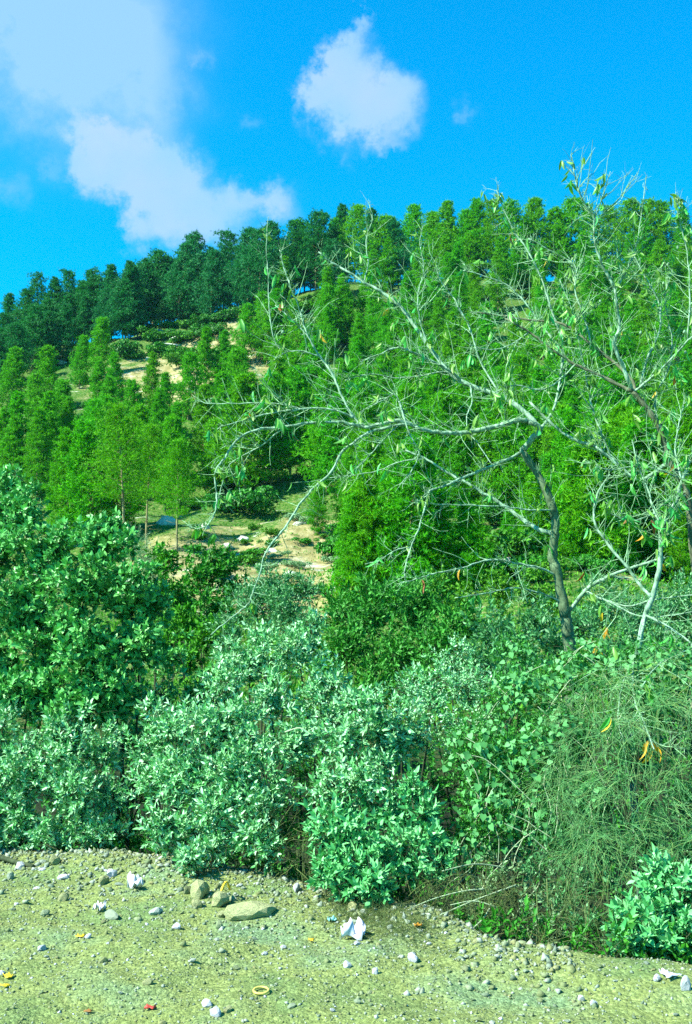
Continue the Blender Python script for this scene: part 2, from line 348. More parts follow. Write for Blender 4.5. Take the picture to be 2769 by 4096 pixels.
def gbump(x, y):
    s = 0.
    for th, ph, l, a in ((.4, 1., 1.7, .018), (1.9, 2., .9, .012), (2.7, .5, .43, .007), (.9, 4., .21, .0045), (2.2, 3., .12, .003)):
        u = (x*math.cos(th)+y*math.sin(th))*6.283/l; v = (-x*math.sin(th)+y*math.cos(th))*6.283/l
        s = s+a*np.sin(u+ph+np.sin(v*.8))*np.cos(v*.7+1.3*ph)
    # loose heap of rubble along the edge on the left
    t = y-edge(x)
    return s + .07*np.exp(-((x+1.35)/.8)**2)*np.exp(-((t+.25)/.45)**2)*1.0 + .03*np.exp(-((t+.15)/.3)**2)
def G(x, y):
    x = np.asarray(x, float); y = np.asarray(y, float); t = y-edge(x)
    return H(x, y)+.004+gbump(x, y)*(1-sst(.2, .55, t)) - .11*sst(.2, .6, t)
def mat_gravel():
    m = bpy.data.materials.new('gravel'); m.use_nodes = True; t = NT(m.node_tree); t.t.nodes.clear()
    tc = t.n('ShaderNodeTexCoord'); P = tc.outputs['Object']
    n1 = t.n('ShaderNodeTexNoise', i_Vector=P, i_Scale=1.1, i_Detail=5., i_Roughness=.6)
    n2 = t.n('ShaderNodeTexNoise', i_Vector=P, i_Scale=38., i_Detail=4., i_Roughness=.7)
    vo = t.n('ShaderNodeTexVoronoi', i_Vector=P, i_Scale=55.); vo2 = t.n('ShaderNodeTexVoronoi', i_Vector=P, i_Scale=120.)
    dust = t.ramp(n1.outputs['Fac'], [(.35, (.125, .20, .070)), (.5, (.185, .235, .075)), (.65, (.15, .24, .115))])
    peb = t.ramp(t.m('FRACT', t.m('MULTIPLY', vo.outputs['Distance'], 3.7)), [(0, (.5, .5, .5)), (1, (1.25, 1.25, 1.25))])
    bw = t.n('ShaderNodeSeparateColor', i_Color=vo.outputs['Color'])
    peb = t.ramp(bw.outputs[0], [(0, (.55, .6, .55)), (.6, (1, 1, .95)), (1, (1.45, 1.4, 1.5))])
    col = t.mix(.75, dust, peb, 'MULTIPLY')
    col = t.mix(.6, col, t.ramp(n2.outputs['Fac'], [(.3, (.5, .55, .45)), (.7, (1.3, 1.3, 1.25))]), 'MULTIPLY')
    hh = t.m('ADD', t.m('MULTIPLY', vo.outputs['Distance'], -1.), t.m('ADD', t.m('MULTIPLY', vo2.outputs['Distance'], -.5), n2.outputs['Fac']))
    bp = t.n('ShaderNodeBump', i_Strength=.6, i_Distance=.014, i_Height=hh)
    p = t.n('ShaderNodeBsdfPrincipled', i_Base_Color=col, i_Roughness=.95, i_Normal=bp.outputs[0], i_Specular_IOR_Level=.15)
    o = t.n('ShaderNodeOutputMaterial'); t.link(p.outputs[0], o.inputs[0]); return m
xs = axis([(-60, -8, 2), (-8, -4, .3), (-4, 3.6, .033), (3.6, 8, .3), (8, 61, 2)])
ts = axis([(-60, -6, 2), (-6, -4.2, .3), (-4.2, .7, .033)])
X, Tt = np.meshgrid(xs, ts); Y = edge(X)+Tt
grv = ob('gravel_verge', grid_mesh('gravel_verge', X, Y, G(X, Y), mat_gravel())); tag(grv, kind='structure')

def ray_ground(px, py, d0=3., d1=260.):
    d = pdir(px, py); s = np.linspace(d0, d1, 4000)/d[1]
    P = np.array([0, 0, CAMZ])+s[:, None]*d
    below = P[:, 2] < np.where(P[:, 1] < edge(P[:, 0])+.3, G(P[:, 0], P[:, 1]), H(P[:, 0], P[:, 1]))
    i = int(np.argmax(below)) if below.any() else len(s)-1
    return P[i]

# ------------------------------------------------------------------ pines on the hillside
def pine_proto(h, base, width, tufts, bare=False, top_round=.5, seed=1, tl=.34, tw=.085):
    """tapered trunk with whorled limbs and a crown of needle tufts; unit metres, returns trunk mesh, crown geometry"""
    g = np.random.default_rng(seed)
    lean = g.normal(size=2)*.03*h
    def axis_pt(z): u = z/h; return np.array([lean[0]*u*u+.06*math.sin(3*u+seed), lean[1]*u*u+.06*math.cos(4*u+seed), z])
    zz = np.linspace(-.25, h*.97, 12)
    wood = [tube([axis_pt(z) for z in zz], np.linspace(.021*h*.55, .012, 12), 6)]
    nb = int(34+h*2.6); P, D = [], []
    for b in range(nb):
        u = base+(1-base)*((b+g.uniform(0, .8))/nb)**.9; z = u*h
        v = (u-base)/(1-base)
        prof = (min(1, (v+.10)/.28))**.7 * (1-v)**top_round
        L = width*h*prof*g.uniform(.55, 1.12)+.18
        a = b*2.4+g.uniform(-.5, .5)
        up = .15+.55*v+g.uniform(-.15, .2)
        d = unit(np.array([math.cos(a), math.sin(a), up])); p = axis_pt(z); pts = [p]
        for s in range(4):
            p = p+d*L/4; d = unit(d+np.array([0, 0, .10])+g.normal(size=3)*.12); pts.append(p)
        pts = np.array(pts); wood.append(tube(pts, np.linspace(.012+.004*L, .006, 5), 3, False))
        nt = max(4, int(tufts/nb*(.35+L/(width*h))))
        q = g.uniform(.22, 1.02, nt)**.75*4; i = np.minimum(q.astype(int), 3); f = (q-i)[:, None]
        bp = pts[i]*(1-f)+pts[i+1]*f
        spread = .10+.13*L
        bp = bp+g.normal(size=(nt, 3))*np.array([spread, spread, spread*.55])
        P.append(bp); D.append(unit(np.array([math.cos(a), math.sin(a), 1.0])[None]+g.normal(size=(nt, 3))*.55))
    if bare:
        for b in range(16):
            z = h*g.uniform(.14, base+.08); a = g.uniform(0, 6.28); L = g.uniform(.5, 1.3)
            p = axis_pt(z); d = np.array([math.cos(a), math.sin(a), g.uniform(-.1, .35)])
            wood.append(tube([p, p+d*L*.5, p+d*L+[0, 0, .1]], [.022, .014, .006], 3))
    P = np.concatenate(P); D = np.concatenate(D); n = len(P); k = 6
    d = unit(np.repeat(D, k, 0)+g.normal(size=(n*k, 3))*.75); p = np.repeat(P, k, 0)
    side = unit(np.cross(d, g.normal(size=(n*k, 3)))); l = g.uniform(.6, 1.15, (n*k, 1))*tl; w = g.uniform(.6, 1.2, (n*k, 1))*tw
    V = np.stack([p-side*w*.5, p+side*w*.5, p+d*l], 1).reshape(-1, 3); F = np.arange(n*k*3).reshape(-1, 3)
    tv, tf = join(wood)
    return me_np('pine_trunk', tv, tf, M['pine_bark'], True), V, F
PINES = {}
def add_pine(key, h, mats, **kw):
    tm, V, F = pine_proto(h, **kw)
    PINES[key] = (h, tm, {mk: me_np('pine_crown', V, F, M[mk]) for mk in mats})
add_pine('a', 9., ('pine', 'pine_shade'), base=.06, width=.26, tufts=2900, seed=3)
add_pine('b', 9., ('pine', 'pine_shade'), base=.05, width=.235, tufts=2800, seed=4, top_round=.75)
add_pine('c', 9., ('pine', 'pine_shade'), base=.06, width=.30, tufts=2700, seed=5, top_round=.4)
add_pine('d', 10., ('pine', 'pine_shade'), base=.10, width=.27, tufts=2300, seed=6, top_round=.35)
add_pine('e', 8., ('pine',), base=.03, width=.22, tufts=4600, seed=7, top_round=.8, tl=.25, tw=.05)
add_pine('f', 11., ('pine',), base=.40, width=.24, tufts=2600, bare=True, seed=8, top_round=.55, tl=.3, tw=.05)
add_pine('g', 5., ('pine',), base=.02, width=.32, tufts=1900, seed=9, top_round=.85, tl=.26, tw=.05)
pine_rec = []; SITES = []
def top_site(px, py, h, dmin=48):
    """where on the hillside a tree of height h has its tip on this pixel"""
    d = pdir(px, py); yy = np.linspace(dmin, 225, 900); s = yy/d[1]
    xx = d[0]*s; zt = CAMZ+d[2]*s; f = zt-H(xx, yy)
    j = int(np.argmax(f[:500])); ok = np.where(f[j:] <= h)[0]
    i = j+int(ok[0]) if len(ok) else j+int(np.argmin(f[j:]))
    return xx[i], yy[i], float(H(xx[i], yy[i])), float(max(f[i], 3.))
def pine(px, py, h, key, mk, label, group):
    x, y, z, hh = top_site(px, py, h)
    hh = min(hh, h*1.35)
    H0, tm, cr = PINES[key]; s = hh/H0
    o = ob('pine_tree', None, None, (x, y, z-.05), (0, 0, rng.uniform(0, 6.28)), (s*rng.uniform(.9, 1.15), s*rng.uniform(.9, 1.15), s))
    ob('trunk', tm, o); ob('crown', cr[mk], o)
    tag(o, label, 'pine', group); pine_rec.append((px, py)); SITES.append((round(px),round(py),round(y),round(hh,1))); return o
SKY = [(9,294),(24,290),(39,278),(56,278),(73,268),(89,261),(111,254),(131,251),(145,249),(155,244),(167,238),(180,241),(198,227),(212,229),(232,234),(248,221),(260,219),(276,223),(291,213),(305,209),(316,207),(332,205),(343,204),(355,200),(371,202),(382,203),(398,200),(409,198),(431,197),(447,194),(467,200),(482,193),(496,198),(513,203),(534,198),(556,207),(569,202),(590,207),(610,208),(629,204),(649,202),(667,205),(683,209)]
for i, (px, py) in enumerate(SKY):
    dark = px < 300 or (px < 420 and i % 2 == 0)  # left part of the skyline gets the needles with shade painted in
    pine(px, py, rng.uniform(10.5, 13.), 'abcd'[rng.integers(4)], 'pine_shade' if dark else 'pine',
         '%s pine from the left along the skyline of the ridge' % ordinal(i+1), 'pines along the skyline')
def inside(px, py, poly):
    c = False; n = len(poly)
    for i in range(n):
        (x1, y1), (x2, y2) = poly[i], poly[(i+1) % n]
        if (y1 > py) != (y2 > py) and px < (x2-x1)*(py-y1)/(y2-y1)+x1: c = not c
    return c
def rows(items, desc, per=11):
    """items (px, py, object): name each by its place, row by row"""
    items.sort(key=lambda q: q[1]); k = 0
    for r in range(0, len(items), per):
        k += 1
        for i, q in enumerate(sorted(items[r:r+per], key=lambda q: q[0])): q[2]['label'] = '%s, %s from left in %s row' % (desc, ordinal(i+1), ordinal(k))
def fill(poly, gap, hlo, hhi, keys, mk, label, group, tries=4000, limit=86):
    bx = [q[0] for q in poly]; by = [q[1] for q in poly]; it = []
    for _ in range(tries):
        px, py = rng.uniform(min(bx), max(bx)), rng.uniform(min(by), max(by))
        if not inside(px, py, poly): continue
        if any(((px-a)/1.0)**2+((py-b)/.8)**2 < gap*gap for a, b in pine_rec): continue
        it.append((px, py, pine(px, py, rng.uniform(hlo, hhi), keys[rng.integers(len(keys))], mk, label, group)))
        if len(it) >= limit: break
    rows(it, label)
# belt just below the ridge on the left, shade painted into its needles
fill([(-15,322),(60,292),(130,266),(200,248),(270,238),(340,222),(340,240),(280,252),(200,270),(120,287),(60,311),(-15,340)], 10, 9.5, 11.5, 'abcd', 'pine_shade',
     'pine with painted shade below the left ridge', 'pines with painted shade below the left ridge')
# lower left stand of light green pines
LL = [(11,349),(51,349),(81,337),(100,320),(118,355),(153,353),(207,328),(224,331),(245,304),(37,374),(59,382),(99,361),(110,377),(138,382),(19,393),(189,353),(165,374),(159,390),(111,398),(143,409),(68,398),(48,393),(178,403),(40,409),(167,417),(124,422),(16,417),(68,430),(95,425),(3,409),(205,385),(225,375),(215,420)]
LLo = []
for px, py in LL:
    LLo.append((px, py, pine(px, py, rng.uniform(8.5, 10.5), 'abe'[rng.integers(3)], 'pine', 'light green pine', 'pines on the lower left slope')))
rows(LLo, 'light green pine on the lower left slope')
pine(100, 400, 11.5, 'f', 'pine', 'pine with a pale bare lower trunk above the leafy left bush', 'pines with bare trunks')
pine(128, 408, 12., 'f', 'pine', 'tall pine with bare trunk ending beside the rocky clearing', 'pines with bare trunks')
pine(150, 425, 10.5, 'f', 'pine', 'pine with thin dark trunk right of the tall bare trunk', 'pines with bare trunks')
pine(180, 440, 9.5, 'f', 'pine', 'pine whose straight pale trunk stands at the clearing edge', 'pines with bare trunks')
# slope behind the almond tree
fill([(255,252),(345,222),(440,214),(560,218),(692,220),(710,330),(600,345),(470,330),(330,340),(270,345)], 14, 10, 12.5, 'abbe', 'pine',
     'green pine high behind the almond branches', 'pines high behind the almond branches')
fill([(235,345),(330,345),(470,335),(600,350),(715,335),(715,440),(560,450),(430,450),(350,430),(335,385),(240,380)], 18, 10, 13., 'abe', 'pine',
     'green pine midway behind the almond branches', 'pines midway behind the almond branches')
fill([(345,455),(430,455),(560,455),(715,445),(715,525),(560,535),(440,520),(350,500)], 24, 6., 8.5, 'eeg', 'pine',
     'young pine low behind the almond trunk', 'young pines behind the almond trunk')
for px, py, h in ((350, 472, 5.), (388, 462, 6.), (318, 470, 5.2)):
    pine(px, py, h, 'e', 'pine', {350: 'slender young pine right of the sandy clearing', 388: 'taller slender pine two crowns right of the clearing', 318: 'young pine standing at the top of the sandy clearing'}[px], 'slender young pines by the clearing')

# ------------------------------------------------------------------ scrub and rocks on the hillside
def shrub_proto(seed, leaf=.16, n=900, flat=.7, wobble=.35):
    g = np.random.default_rng(seed); P, D = [], []
    cl = [(np.array([0, 0, .45]), .55)]+[(np.array([g.normal()*.45, g.normal()*.45, g.uniform(.25, .65)]), g.uniform(.22, .45)) for _ in range(11)]
    for c, r in cl:
        k = int(n*r*r/1.6)+30; d = unit(g.normal(size=(k, 3))); d[:, 2] = np.where(d[:, 2] < -.3, -d[:, 2], d[:, 2])
        P.append(c+d*r*g.uniform(.75, 1.05, (k, 1))*np.array([1, 1, flat])); D.append(d)
    P = np.concatenate(P); D = np.concatenate(D); P[:, 2] = np.maximum(P[:, 2], .0)
    B = basis(D+g.normal(size=D.shape)*.6)
    tv, tf = kite_leaf(1, .32); 
    return scatter(tv, tf, B, P, g.uniform(.6, 1.2, len(P))*leaf)
SH = [me_np('scrub_bush', *shrub_proto(20+i, .17, 1300), M['scrub']) for i in range(4)]
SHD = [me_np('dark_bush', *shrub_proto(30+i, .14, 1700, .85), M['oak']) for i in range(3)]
SHP = [me_np('pale_bush', *shrub_proto(40+i, .12, 1500), M['pale']) for i in range(2)]
def hill_shrub(px, py, size, meshes, label, group, name='shrub'):
    p = ray_ground(px, py, 22)
    o = ob(name, meshes[rng.integers(len(meshes))], None, (p[0], p[1], Hs(p[0], p[1])-.12*size), (0, 0, rng.uniform(0, 6.28)), (size*rng.uniform(.85, 1.2), size, size*rng.uniform(.8, 1.1)))
    return tag(o, label, 'shrub', group)
def zone_shrubs(poly, n, lo, hi, meshes, label, group, gap=9):
    bx = [q[0] for q in poly]; by = [q[1] for q in poly]; done = []; it = []
    for _ in range(n*30):
        px, py = rng.uniform(min(bx), max(bx)), rng.uniform(min(by), max(by))
        if not inside(px, py, poly) or any((px-a)**2+((py-b)*1.3)**2 < gap*gap for a, b in done): continue
        done.append((px, py)); it.append((px, py, hill_shrub(px, py, rng.uniform(lo, hi), meshes, label, group)))
        if len(done) >= n: break
    rows(it, label, 9)
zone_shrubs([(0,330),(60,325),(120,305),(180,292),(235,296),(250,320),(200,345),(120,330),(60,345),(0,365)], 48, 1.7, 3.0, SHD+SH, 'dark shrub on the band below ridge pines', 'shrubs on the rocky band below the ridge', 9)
zone_shrubs([(120,330),(200,345),(245,340),(240,375),(150,370),(105,345)], 16, 1.8, 3.0, SH, 'round shrub among the upper white ledges', 'shrubs among the upper white ledges', 9)
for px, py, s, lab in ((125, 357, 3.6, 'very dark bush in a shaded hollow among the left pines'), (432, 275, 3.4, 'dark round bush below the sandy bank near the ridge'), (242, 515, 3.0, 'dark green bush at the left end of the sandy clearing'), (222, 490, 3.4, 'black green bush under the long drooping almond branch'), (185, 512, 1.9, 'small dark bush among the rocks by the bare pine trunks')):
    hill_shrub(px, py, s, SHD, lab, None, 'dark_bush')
zone_shrubs([(195,535),(330,515),(345,560),(320,600),(230,600),(190,560)], 34, .45, .95, SH+SHP, 'small scrubby tuft on the sandy clearing', 'tufts on the sandy clearing', 11)
zone_shrubs([(330,530),(460,500),(600,510),(692,520),(692,575),(560,590),(440,595),(340,590)], 50, 1.0, 2.0, SH+SHD, 'leafy shrub low behind the almond trunk', 'shrubs on the low slope behind the almond trunk', 13)
zone_shrubs([(250,300),(440,240),(690,260),(692,470),(330,480),(255,440)], 70, 1.8, 3.2, SH+SHD, 'shrub between pines behind the almond branches', 'shrubs between the pines behind the almond', 17)
zone_shrubs([(0,380),(230,370),(230,480),(180,520),(0,500)], 30, 1.2, 2.2, SHD, 'bush beneath the lower left pines', 'bushes beneath the lower left pines', 17)

zone_shrubs([(300,258),(440,262),(560,268),(692,268),(692,282),(560,284),(440,280),(300,275)], 30, 2.4, 3.8, SH, 'shrub at the foot of the skyline pines', 'shrubs at the foot of the skyline pines', 11)

def rock_mesh(seed, mat, flat=.6, rough=.22, sub=2):
    import bmesh
    bm = bmesh.new(); bmesh.ops.create_icosphere(bm, subdivisions=sub, radius=1); g = np.random.default_rng(seed)
    cuts = [unit(g.normal(size=3)) for _ in range(7)]; lim = g.uniform(.55, .85, 7)
    for v in bm.verts:
        p = np.array(v.co)
        for c, l in zip(cuts, lim):
            d = p@c
            if d > l: p = p-c*(d-l)*.92
        p = p*(1+rough*.5*math.sin(3.1*p[0]+seed)*math.cos(2.7*p[1]+1.7*seed))+g.normal(size=3)*rough*.10
        v.co = (p[0], p[1], p[2]*flat)
    me = bpy.data.meshes.new('rock'); bm.to_mesh(me); bm.free(); me.materials.append(mat); return me
LED = [rock_mesh(60+i, M['limestone'], .4, .5, 3) for i in range(5)]
def ledge(px, py, wpx, hpx, label, group=None):
    p = ray_ground(px, py, 20); s = p[1]/FPX
    o = ob('limestone_ledge', LED[rng.integers(5)], None, (p[0], p[1], Hs(p[0], p[1])+.02), (rng.uniform(-.1, .1), rng.uniform(-.15, .15), rng.uniform(-.3, .3)), (wpx*s*.5, wpx*s*.32, hpx*s*1.6))
    return tag(o, label, 'rock', group)
for px, py, w, h, lab in ((190,298,26,5,'pale rock band at the foot of the ridge pines'), (212,296,22,5,'rightmost pale shelf below the ridge pines'), (128,318,18,4,'sandy pale shelf between dark shrubs on the upper left'),
    (155,333,22,6,'white ledge in the middle of the upper shrub band'), (180,338,22,6,'white ledge right of the middle one on the upper band'), (168,346,30,4,'long thin ledge under the two white upper ledges'),
    (58,350,12,6,'lone white boulder among left pines'), (62,363,10,4,'small white block just under the lone left boulder'), (68,390,12,6,'pale rock showing between the light green left pines'),
    (148,360,6,5,'small white rock right of the dark hollow bush'), (402,283,22,6,'ochre bank near the ridge behind the almond twigs'), (268,330,12,6,'rock left of the tall upright almond shoot'),
    (165,524,22,14,'large white rounded rock beside the bare pine trunks'), (205,528,13,7,'white rock just below the pale straight pine trunk'), (270,552,16,6,'low white ledge across the sandy clearing'), (290,575,14,6,'white stones near the foot of the clearing'), (242,540,14,7,'white rock at the left of the sandy clearing'), (228,548,10,7,'small white rock beside the leftmost clearing shrub'),
    (300,525,14,5,'white stone in the middle of the sandy clearing'), (328,548,18,5,'flat white ledge at the right end of the clearing'), (341,545,22,6,'broad white ledge jutting from the clearing edge'),
    (337,575,12,9,'upright white rock under the broad ledge'), (335,592,10,10,'lowest white rock below the clearing'), (510,562,24,8,'white ledge just left of the almond trunk'), (530,570,22,6,'flat grey ledge touching the almond trunk outline'),
    (593,548,9,12,'upright white stone right of the almond trunk'), (585,566,14,9,'grey white block right of the almond trunk'), (655,562,14,10,'left one of the two white boulders at the right edge'), (680,558,16,10,'right one of the two white boulders at the right edge')):
    ledge(px, py, w, h, lab)

# low ground cover of the hill: nobody could count it
n = 40000; yy = 22+rng.uniform(0, 1, n)**1.2*180; xx = rng.uniform(-.48, .48, n)*yy
P = np.stack([xx, yy, H(xx, yy)], 1); keep = np.sin(xx*.35+1)*np.cos(yy*.22)+rng.normal(size=n)*.8 > -.45; P = P[keep]
tv, tf = kite_leaf(1, .22); k = 4; Pk = np.repeat(P, k, 0)+rng.normal(size=(len(P)*k, 3))*[.18, .18, .02]
up = unit(rng.normal(size=(len(Pk), 3))*.6+[0, 0, 1.]); sd_ = unit(np.cross(up, rng.normal(size=up.shape)))
V, F = scatter(tv, tf, np.stack([sd_, up, np.cross(sd_, up)], 2), Pk, rng.uniform(.08, .26, len(Pk)))
tag(ob('hill_ground_cover', me_np('hill_ground_cover', V, F, M['scrub'])), 'low dry herbs and tufts covering the hillside', 'ground cover', kind='stuff')

# ------------------------------------------------------------------ bushes along the edge and in the gully
def sprig(nleaf, leaf_len, leaf_w, axis_len, leaf='fold', seed=0, spread=.9):
    """shoot tip: leaves set around a short axis (z)"""
    g = np.random.default_rng(seed); parts = []
    tv, tf = (fold_leaf(1, leaf_w, .14, .10) if leaf == 'fold' else kite_leaf(1, leaf_w))
    for i in range(nleaf):
        u = (i+.5)/nleaf; a = i*2.4+g.uniform(-.4, .4)
        tilt = spread*(1.25-.85*u)+g.uniform(-.2, .2)
        d = np.array([math.cos(a)*math.sin(tilt), math.sin(a)*math.sin(tilt), math.cos(tilt)])
        nn = np.array([0, 0, 1.])-d*d[2]+g.normal(size=3)*.25; nn = unit(nn-d*(nn@d)); x = np.cross(d, nn)
        B = np.stack([x, d, nn], 1)
        parts.append((tv*leaf_len*g.uniform(.75, 1.15)@B.T+np.array([0, 0, u*axis_len]), tf))
    return join(parts)
SPR = {}
def sprigs_of(key, n, ll, lw, al, leaf='fold', spread=.9):
    SPR[key] = [sprig(n, ll, lw, al, leaf, 100+i, spread) for i in range(5)]
sprigs_of('broad', 9, .056, .30, .07, 'fold', 1.0)
sprigs_of('lentisk', 10, .046, .19, .09, 'fold', .95)
sprigs_of('mint', 9, .056, .22, .09, 'fold', 1.0)
sprigs_of('small', 9, .030, .22, .07, 'kite', .9)
sprigs_of('fine', 10, .036, .20, .08, 'kite', .8)
sprigs_of('oak', 8, .075, .30, .10, 'kite', 1.0)
sprigs_of('needle', 14, .05, .07, .16, 'kite', .6)
def bush(name, lobes, base, key, mat, label, dens=1., back=.35, stem_mat='bush_bark', squash=.92, sub=10, cat='shrub', nstem=5, spr_scale=1., inner=.12):
    """lobes: (px, py, Y, radius in px). foliage sits on clumps around the lobes; stems rise from the base to every lobe"""
    lobes = [(a, b, c, r*.95) for a, b, c, r in lobes]; bx, by = base; bz = Hs(bx, by)
    root = ob(name, None, None, (bx, by, bz)); O = np.array([bx, by, bz])
    P, D, cl = [], [], []
    for px, py, Yd, r in lobes:
        c = at(px, py, Yd); Rm = r*Yd/FPX
        d = unit(rng.normal(size=(sub, 3)))
        for q in d:
            cl.append((c+q*Rm*rng.uniform(.58, .98)*np.array([1, .9, squash]), Rm*rng.uniform(.22, .38), c, Rm))
    area_per = {'broad': .0050, 'lentisk': .0039, 'mint': .0050, 'small': .0036, 'fine': .0046, 'oak': .011, 'needle': .008}[key]/dens
    for c, r, C0, Rm in cl:
        k = max(3, int(4*math.pi*r*r*.62/area_per))
        d = unit(rng.normal(size=(k, 3))+unit(c-C0)*.55+[0, 0, .25])
        p = c+d*r*rng.uniform(.55, 1.08, (k, 1))
        keep = (d[:, 1] < .45) | (rng.uniform(size=k) < back)
        P.append(p[keep]); D.append(d[keep])
    for px, py, Yd, r in lobes:
        c = at(px, py, Yd); Rm = r*Yd/FPX; k = int(4*math.pi*Rm*Rm*(.95 if key in ('broad', 'lentisk', 'mint') else .55)/area_per)
        P.append(c+unit(rng.normal(size=(k, 3)))*Rm*rng.uniform(.1, .66, (k, 1))); D.append(rng.normal(size=(k, 3)))
    P = np.concatenate(P); D = np.concatenate(D)
    gz = np.where(P[:, 1] < edge(P[:, 0])+.3, G(P[:, 0], P[:, 1]), H(P[:, 0], P[:, 1]))
    ok = P[:, 2] > gz+.03; P, D = P[ok], D[ok]
    ax = unit(D*.8+[0, 0, .45]+rng.normal(size=D.shape)*.45)
    parts = []; kind = rng.integers(0, 5, len(P))
    for i in range(5):
        mk = kind == i
        if mk.any(): parts.append(scatter(*SPR[key][i], basis(ax[mk]), P[mk]-O, rng.uniform(.75, 1.2, mk.sum())*spr_scale))
    V, F = join(parts)
    f = ob('foliage', me_np('foliage', V, F, M[mat]), root); tag(f, kind='stuff')
    # stems and inner twigs
    order = sorted(range(len(lobes)), key=lambda i: -lobes[i][3])
    for i in order[:nstem]:
        c = at(*lobes[i][:3])-O; s0 = np.array([rng.normal()*.08, rng.normal()*.06, -.08])
        mid = s0*.5+c*.5+np.array([rng.normal()*.12, rng.normal()*.1, -.02])
        path = catmull([s0, s0*.7+mid*.3+[0, 0, .06], mid, c], 5); L = np.linalg.norm(c)
        ob('stem', me_np('stem', *tube(path, np.linspace(.012+.009*L, .006, len(path)), 6), M[stem_mat], True), root)
    tw = []
    for c, r, C0, Rm in cl:
        a = C0-O+rng.normal(size=3)*.05; b = c-O; m = (a+b)/2+rng.normal(size=3)*.04
        tw.append(tube([a, m, b], [.006, .004, .002], 3, False))
    ex = rng.integers(0, len(cl), len(cl)); s0 = np.array([cl[i][0] for i in ex])-O
    v, f2, _ = strands(s0, rng.normal(size=(len(s0), 3))+[0, 0, .3], rng.uniform(.12, .35, len(s0)), .0028); tw.append((v, f2))
    t = ob('twig_growth', me_np('twig_growth', *join(tw), M[stem_mat]), root); tag(t, kind='stuff')
    return tag(root, label, cat)
def gb(px, Y):      # base position on the ground below pixel column px at depth Y
    return (at(px, 800, Y)[0], Y)
bush('broadleaf_bush', [(20,512,9.5,34),(-15,555,9.4,48),(45,560,9.2,36),(20,610,9.0,46),(-22,670,9.0,50),(58,640,9.0,40),(30,690,8.9,42),(12,485,9.6,16),(-40,600,9.3,40)], gb(20, 9.4), 'broad', 'broad',
     'tall broad-leaved bush at the far left edge, highest of the left bushes', .95)
bush('broadleaf_bush', [(100,552,9.1,30),(108,532,9.2,20),(85,590,8.9,34),(122,595,9.0,36),(140,645,9.0,34),(95,655,8.8,38),(115,700,8.8,36),(75,705,8.7,32),(150,605,9.2,22)], gb(100, 9.2), 'broad', 'broad',
     'broad-leaved bush with a pointed top just right of the tallest left bush', .95)
bush('broadleaf_bush', [(30,775,8.4,38),(-10,790,8.4,45),(70,785,8.3,36),(102,755,8.5,26),(20,825,8.3,26),(82,825,8.25,24),(-12,735,8.6,36),(60,735,8.5,32),(50,838,8.2,22),(-5,842,8.3,20),(105,835,8.2,18),(110,800,8.4,18)], gb(40, 8.9), 'lentisk', 'lentisk',
     'low bush at lower left with leaves reaching down to the rubble', .9)
bush('mastic_bush', [(168,728,7.9,28),(215,728,7.8,34),(188,770,7.7,38),(243,765,7.6,34),(158,785,7.8,26),(225,805,7.5,34),(268,800,7.5,26),(182,832,7.6,24),(213,845,7.4,20),(295,742,7.7,30),(150,752,8.0,20),(240,735,7.8,26),(190,862,7.25,14),(160,825,7.5,20),(250,835,7.35,20),(270,850,7.3,12)], gb(170, 8.2), 'lentisk', 'lentisk',
     'large mint green bush left of centre overhanging the rubble heap', 1.05)
bush('mastic_bush', [(250,665,8.8,30),(298,650,8.9,28),(320,690,8.6,28),(270,702,8.4,26),(225,690,8.6,22),(335,720,8.3,20),(310,630,9.0,13),(262,640,9.0,16)], gb(280, 9.0), 'lentisk', 'lentisk',
     'mint green bush standing behind the two central foreground bushes', .95)
bush('mastic_bush', [(365,712,7.4,28),(345,742,7.3,26),(392,738,7.4,32),(330,788,7.2,22),(370,785,7.1,28),(352,705,7.45,16)], gb(360, 7.9), 'lentisk', 'lentisk',
     'central bush crowned by pale leaf rosettes above the bright low bush', 1.)
bush('mastic_bush', [(345,828,6.9,28),(392,820,7.0,22),(365,862,6.75,26),(338,855,6.8,16),(345,888,6.7,18),(398,858,6.8,20),(325,835,6.95,16),(330,875,6.75,14),(375,890,6.6,14),(440,865,6.85,12),(425,818,6.95,14),(432,845,6.9,10),(412,795,7.0,12),(420,870,6.8,12)], gb(375, 7.35), 'mint', 'mint',
     'bright blue green bush at the centre spilling onto the gravel edge', 1.)
bush('mastic_bush', [(430,700,7.8,30),(468,690,7.9,32),(450,668,8.2,26),(490,720,7.8,28),(420,742,7.6,24),(455,735,7.6,26),(410,690,8.0,22)], gb(450, 8.2), 'small', 'lentisk',
     'small-leaved bush between the central bush and the creeper mound', 1.)
bush('low_bush', [(640,920,5.85,22),(668,905,5.9,22),(690,935,5.8,26),(655,945,5.75,16),(690,890,5.9,20),(628,940,5.8,16),(660,880,6.0,18),(610,960,5.7,8)], gb(665, 6.1), 'mint', 'mint',
     'small bright bush in the lower right corner beside the white sheet', .95, nstem=4)
bush('fine_shrub', [(370,618,13,32),(418,612,13.5,38),(345,648,12.3,30),(398,655,12.2,36),(440,648,11.5,30),(338,612,13.5,24),(470,628,11.5,24),(375,690,11.5,24),(430,685,10.8,22)], gb(400, 13), 'fine', 'fine',
     'fine dark green shrub filling the gully behind the central bush', .55, spr_scale=2.0)
bush('fine_shrub', [(500,638,10.5,30),(535,625,10.8,24),(480,665,9.8,26),(520,665,9.6,26),(552,650,10,20)], gb(510, 10.5), 'fine', 'olive',
     'feathery shrub left of the almond trunk', .65, spr_scale=1.8)
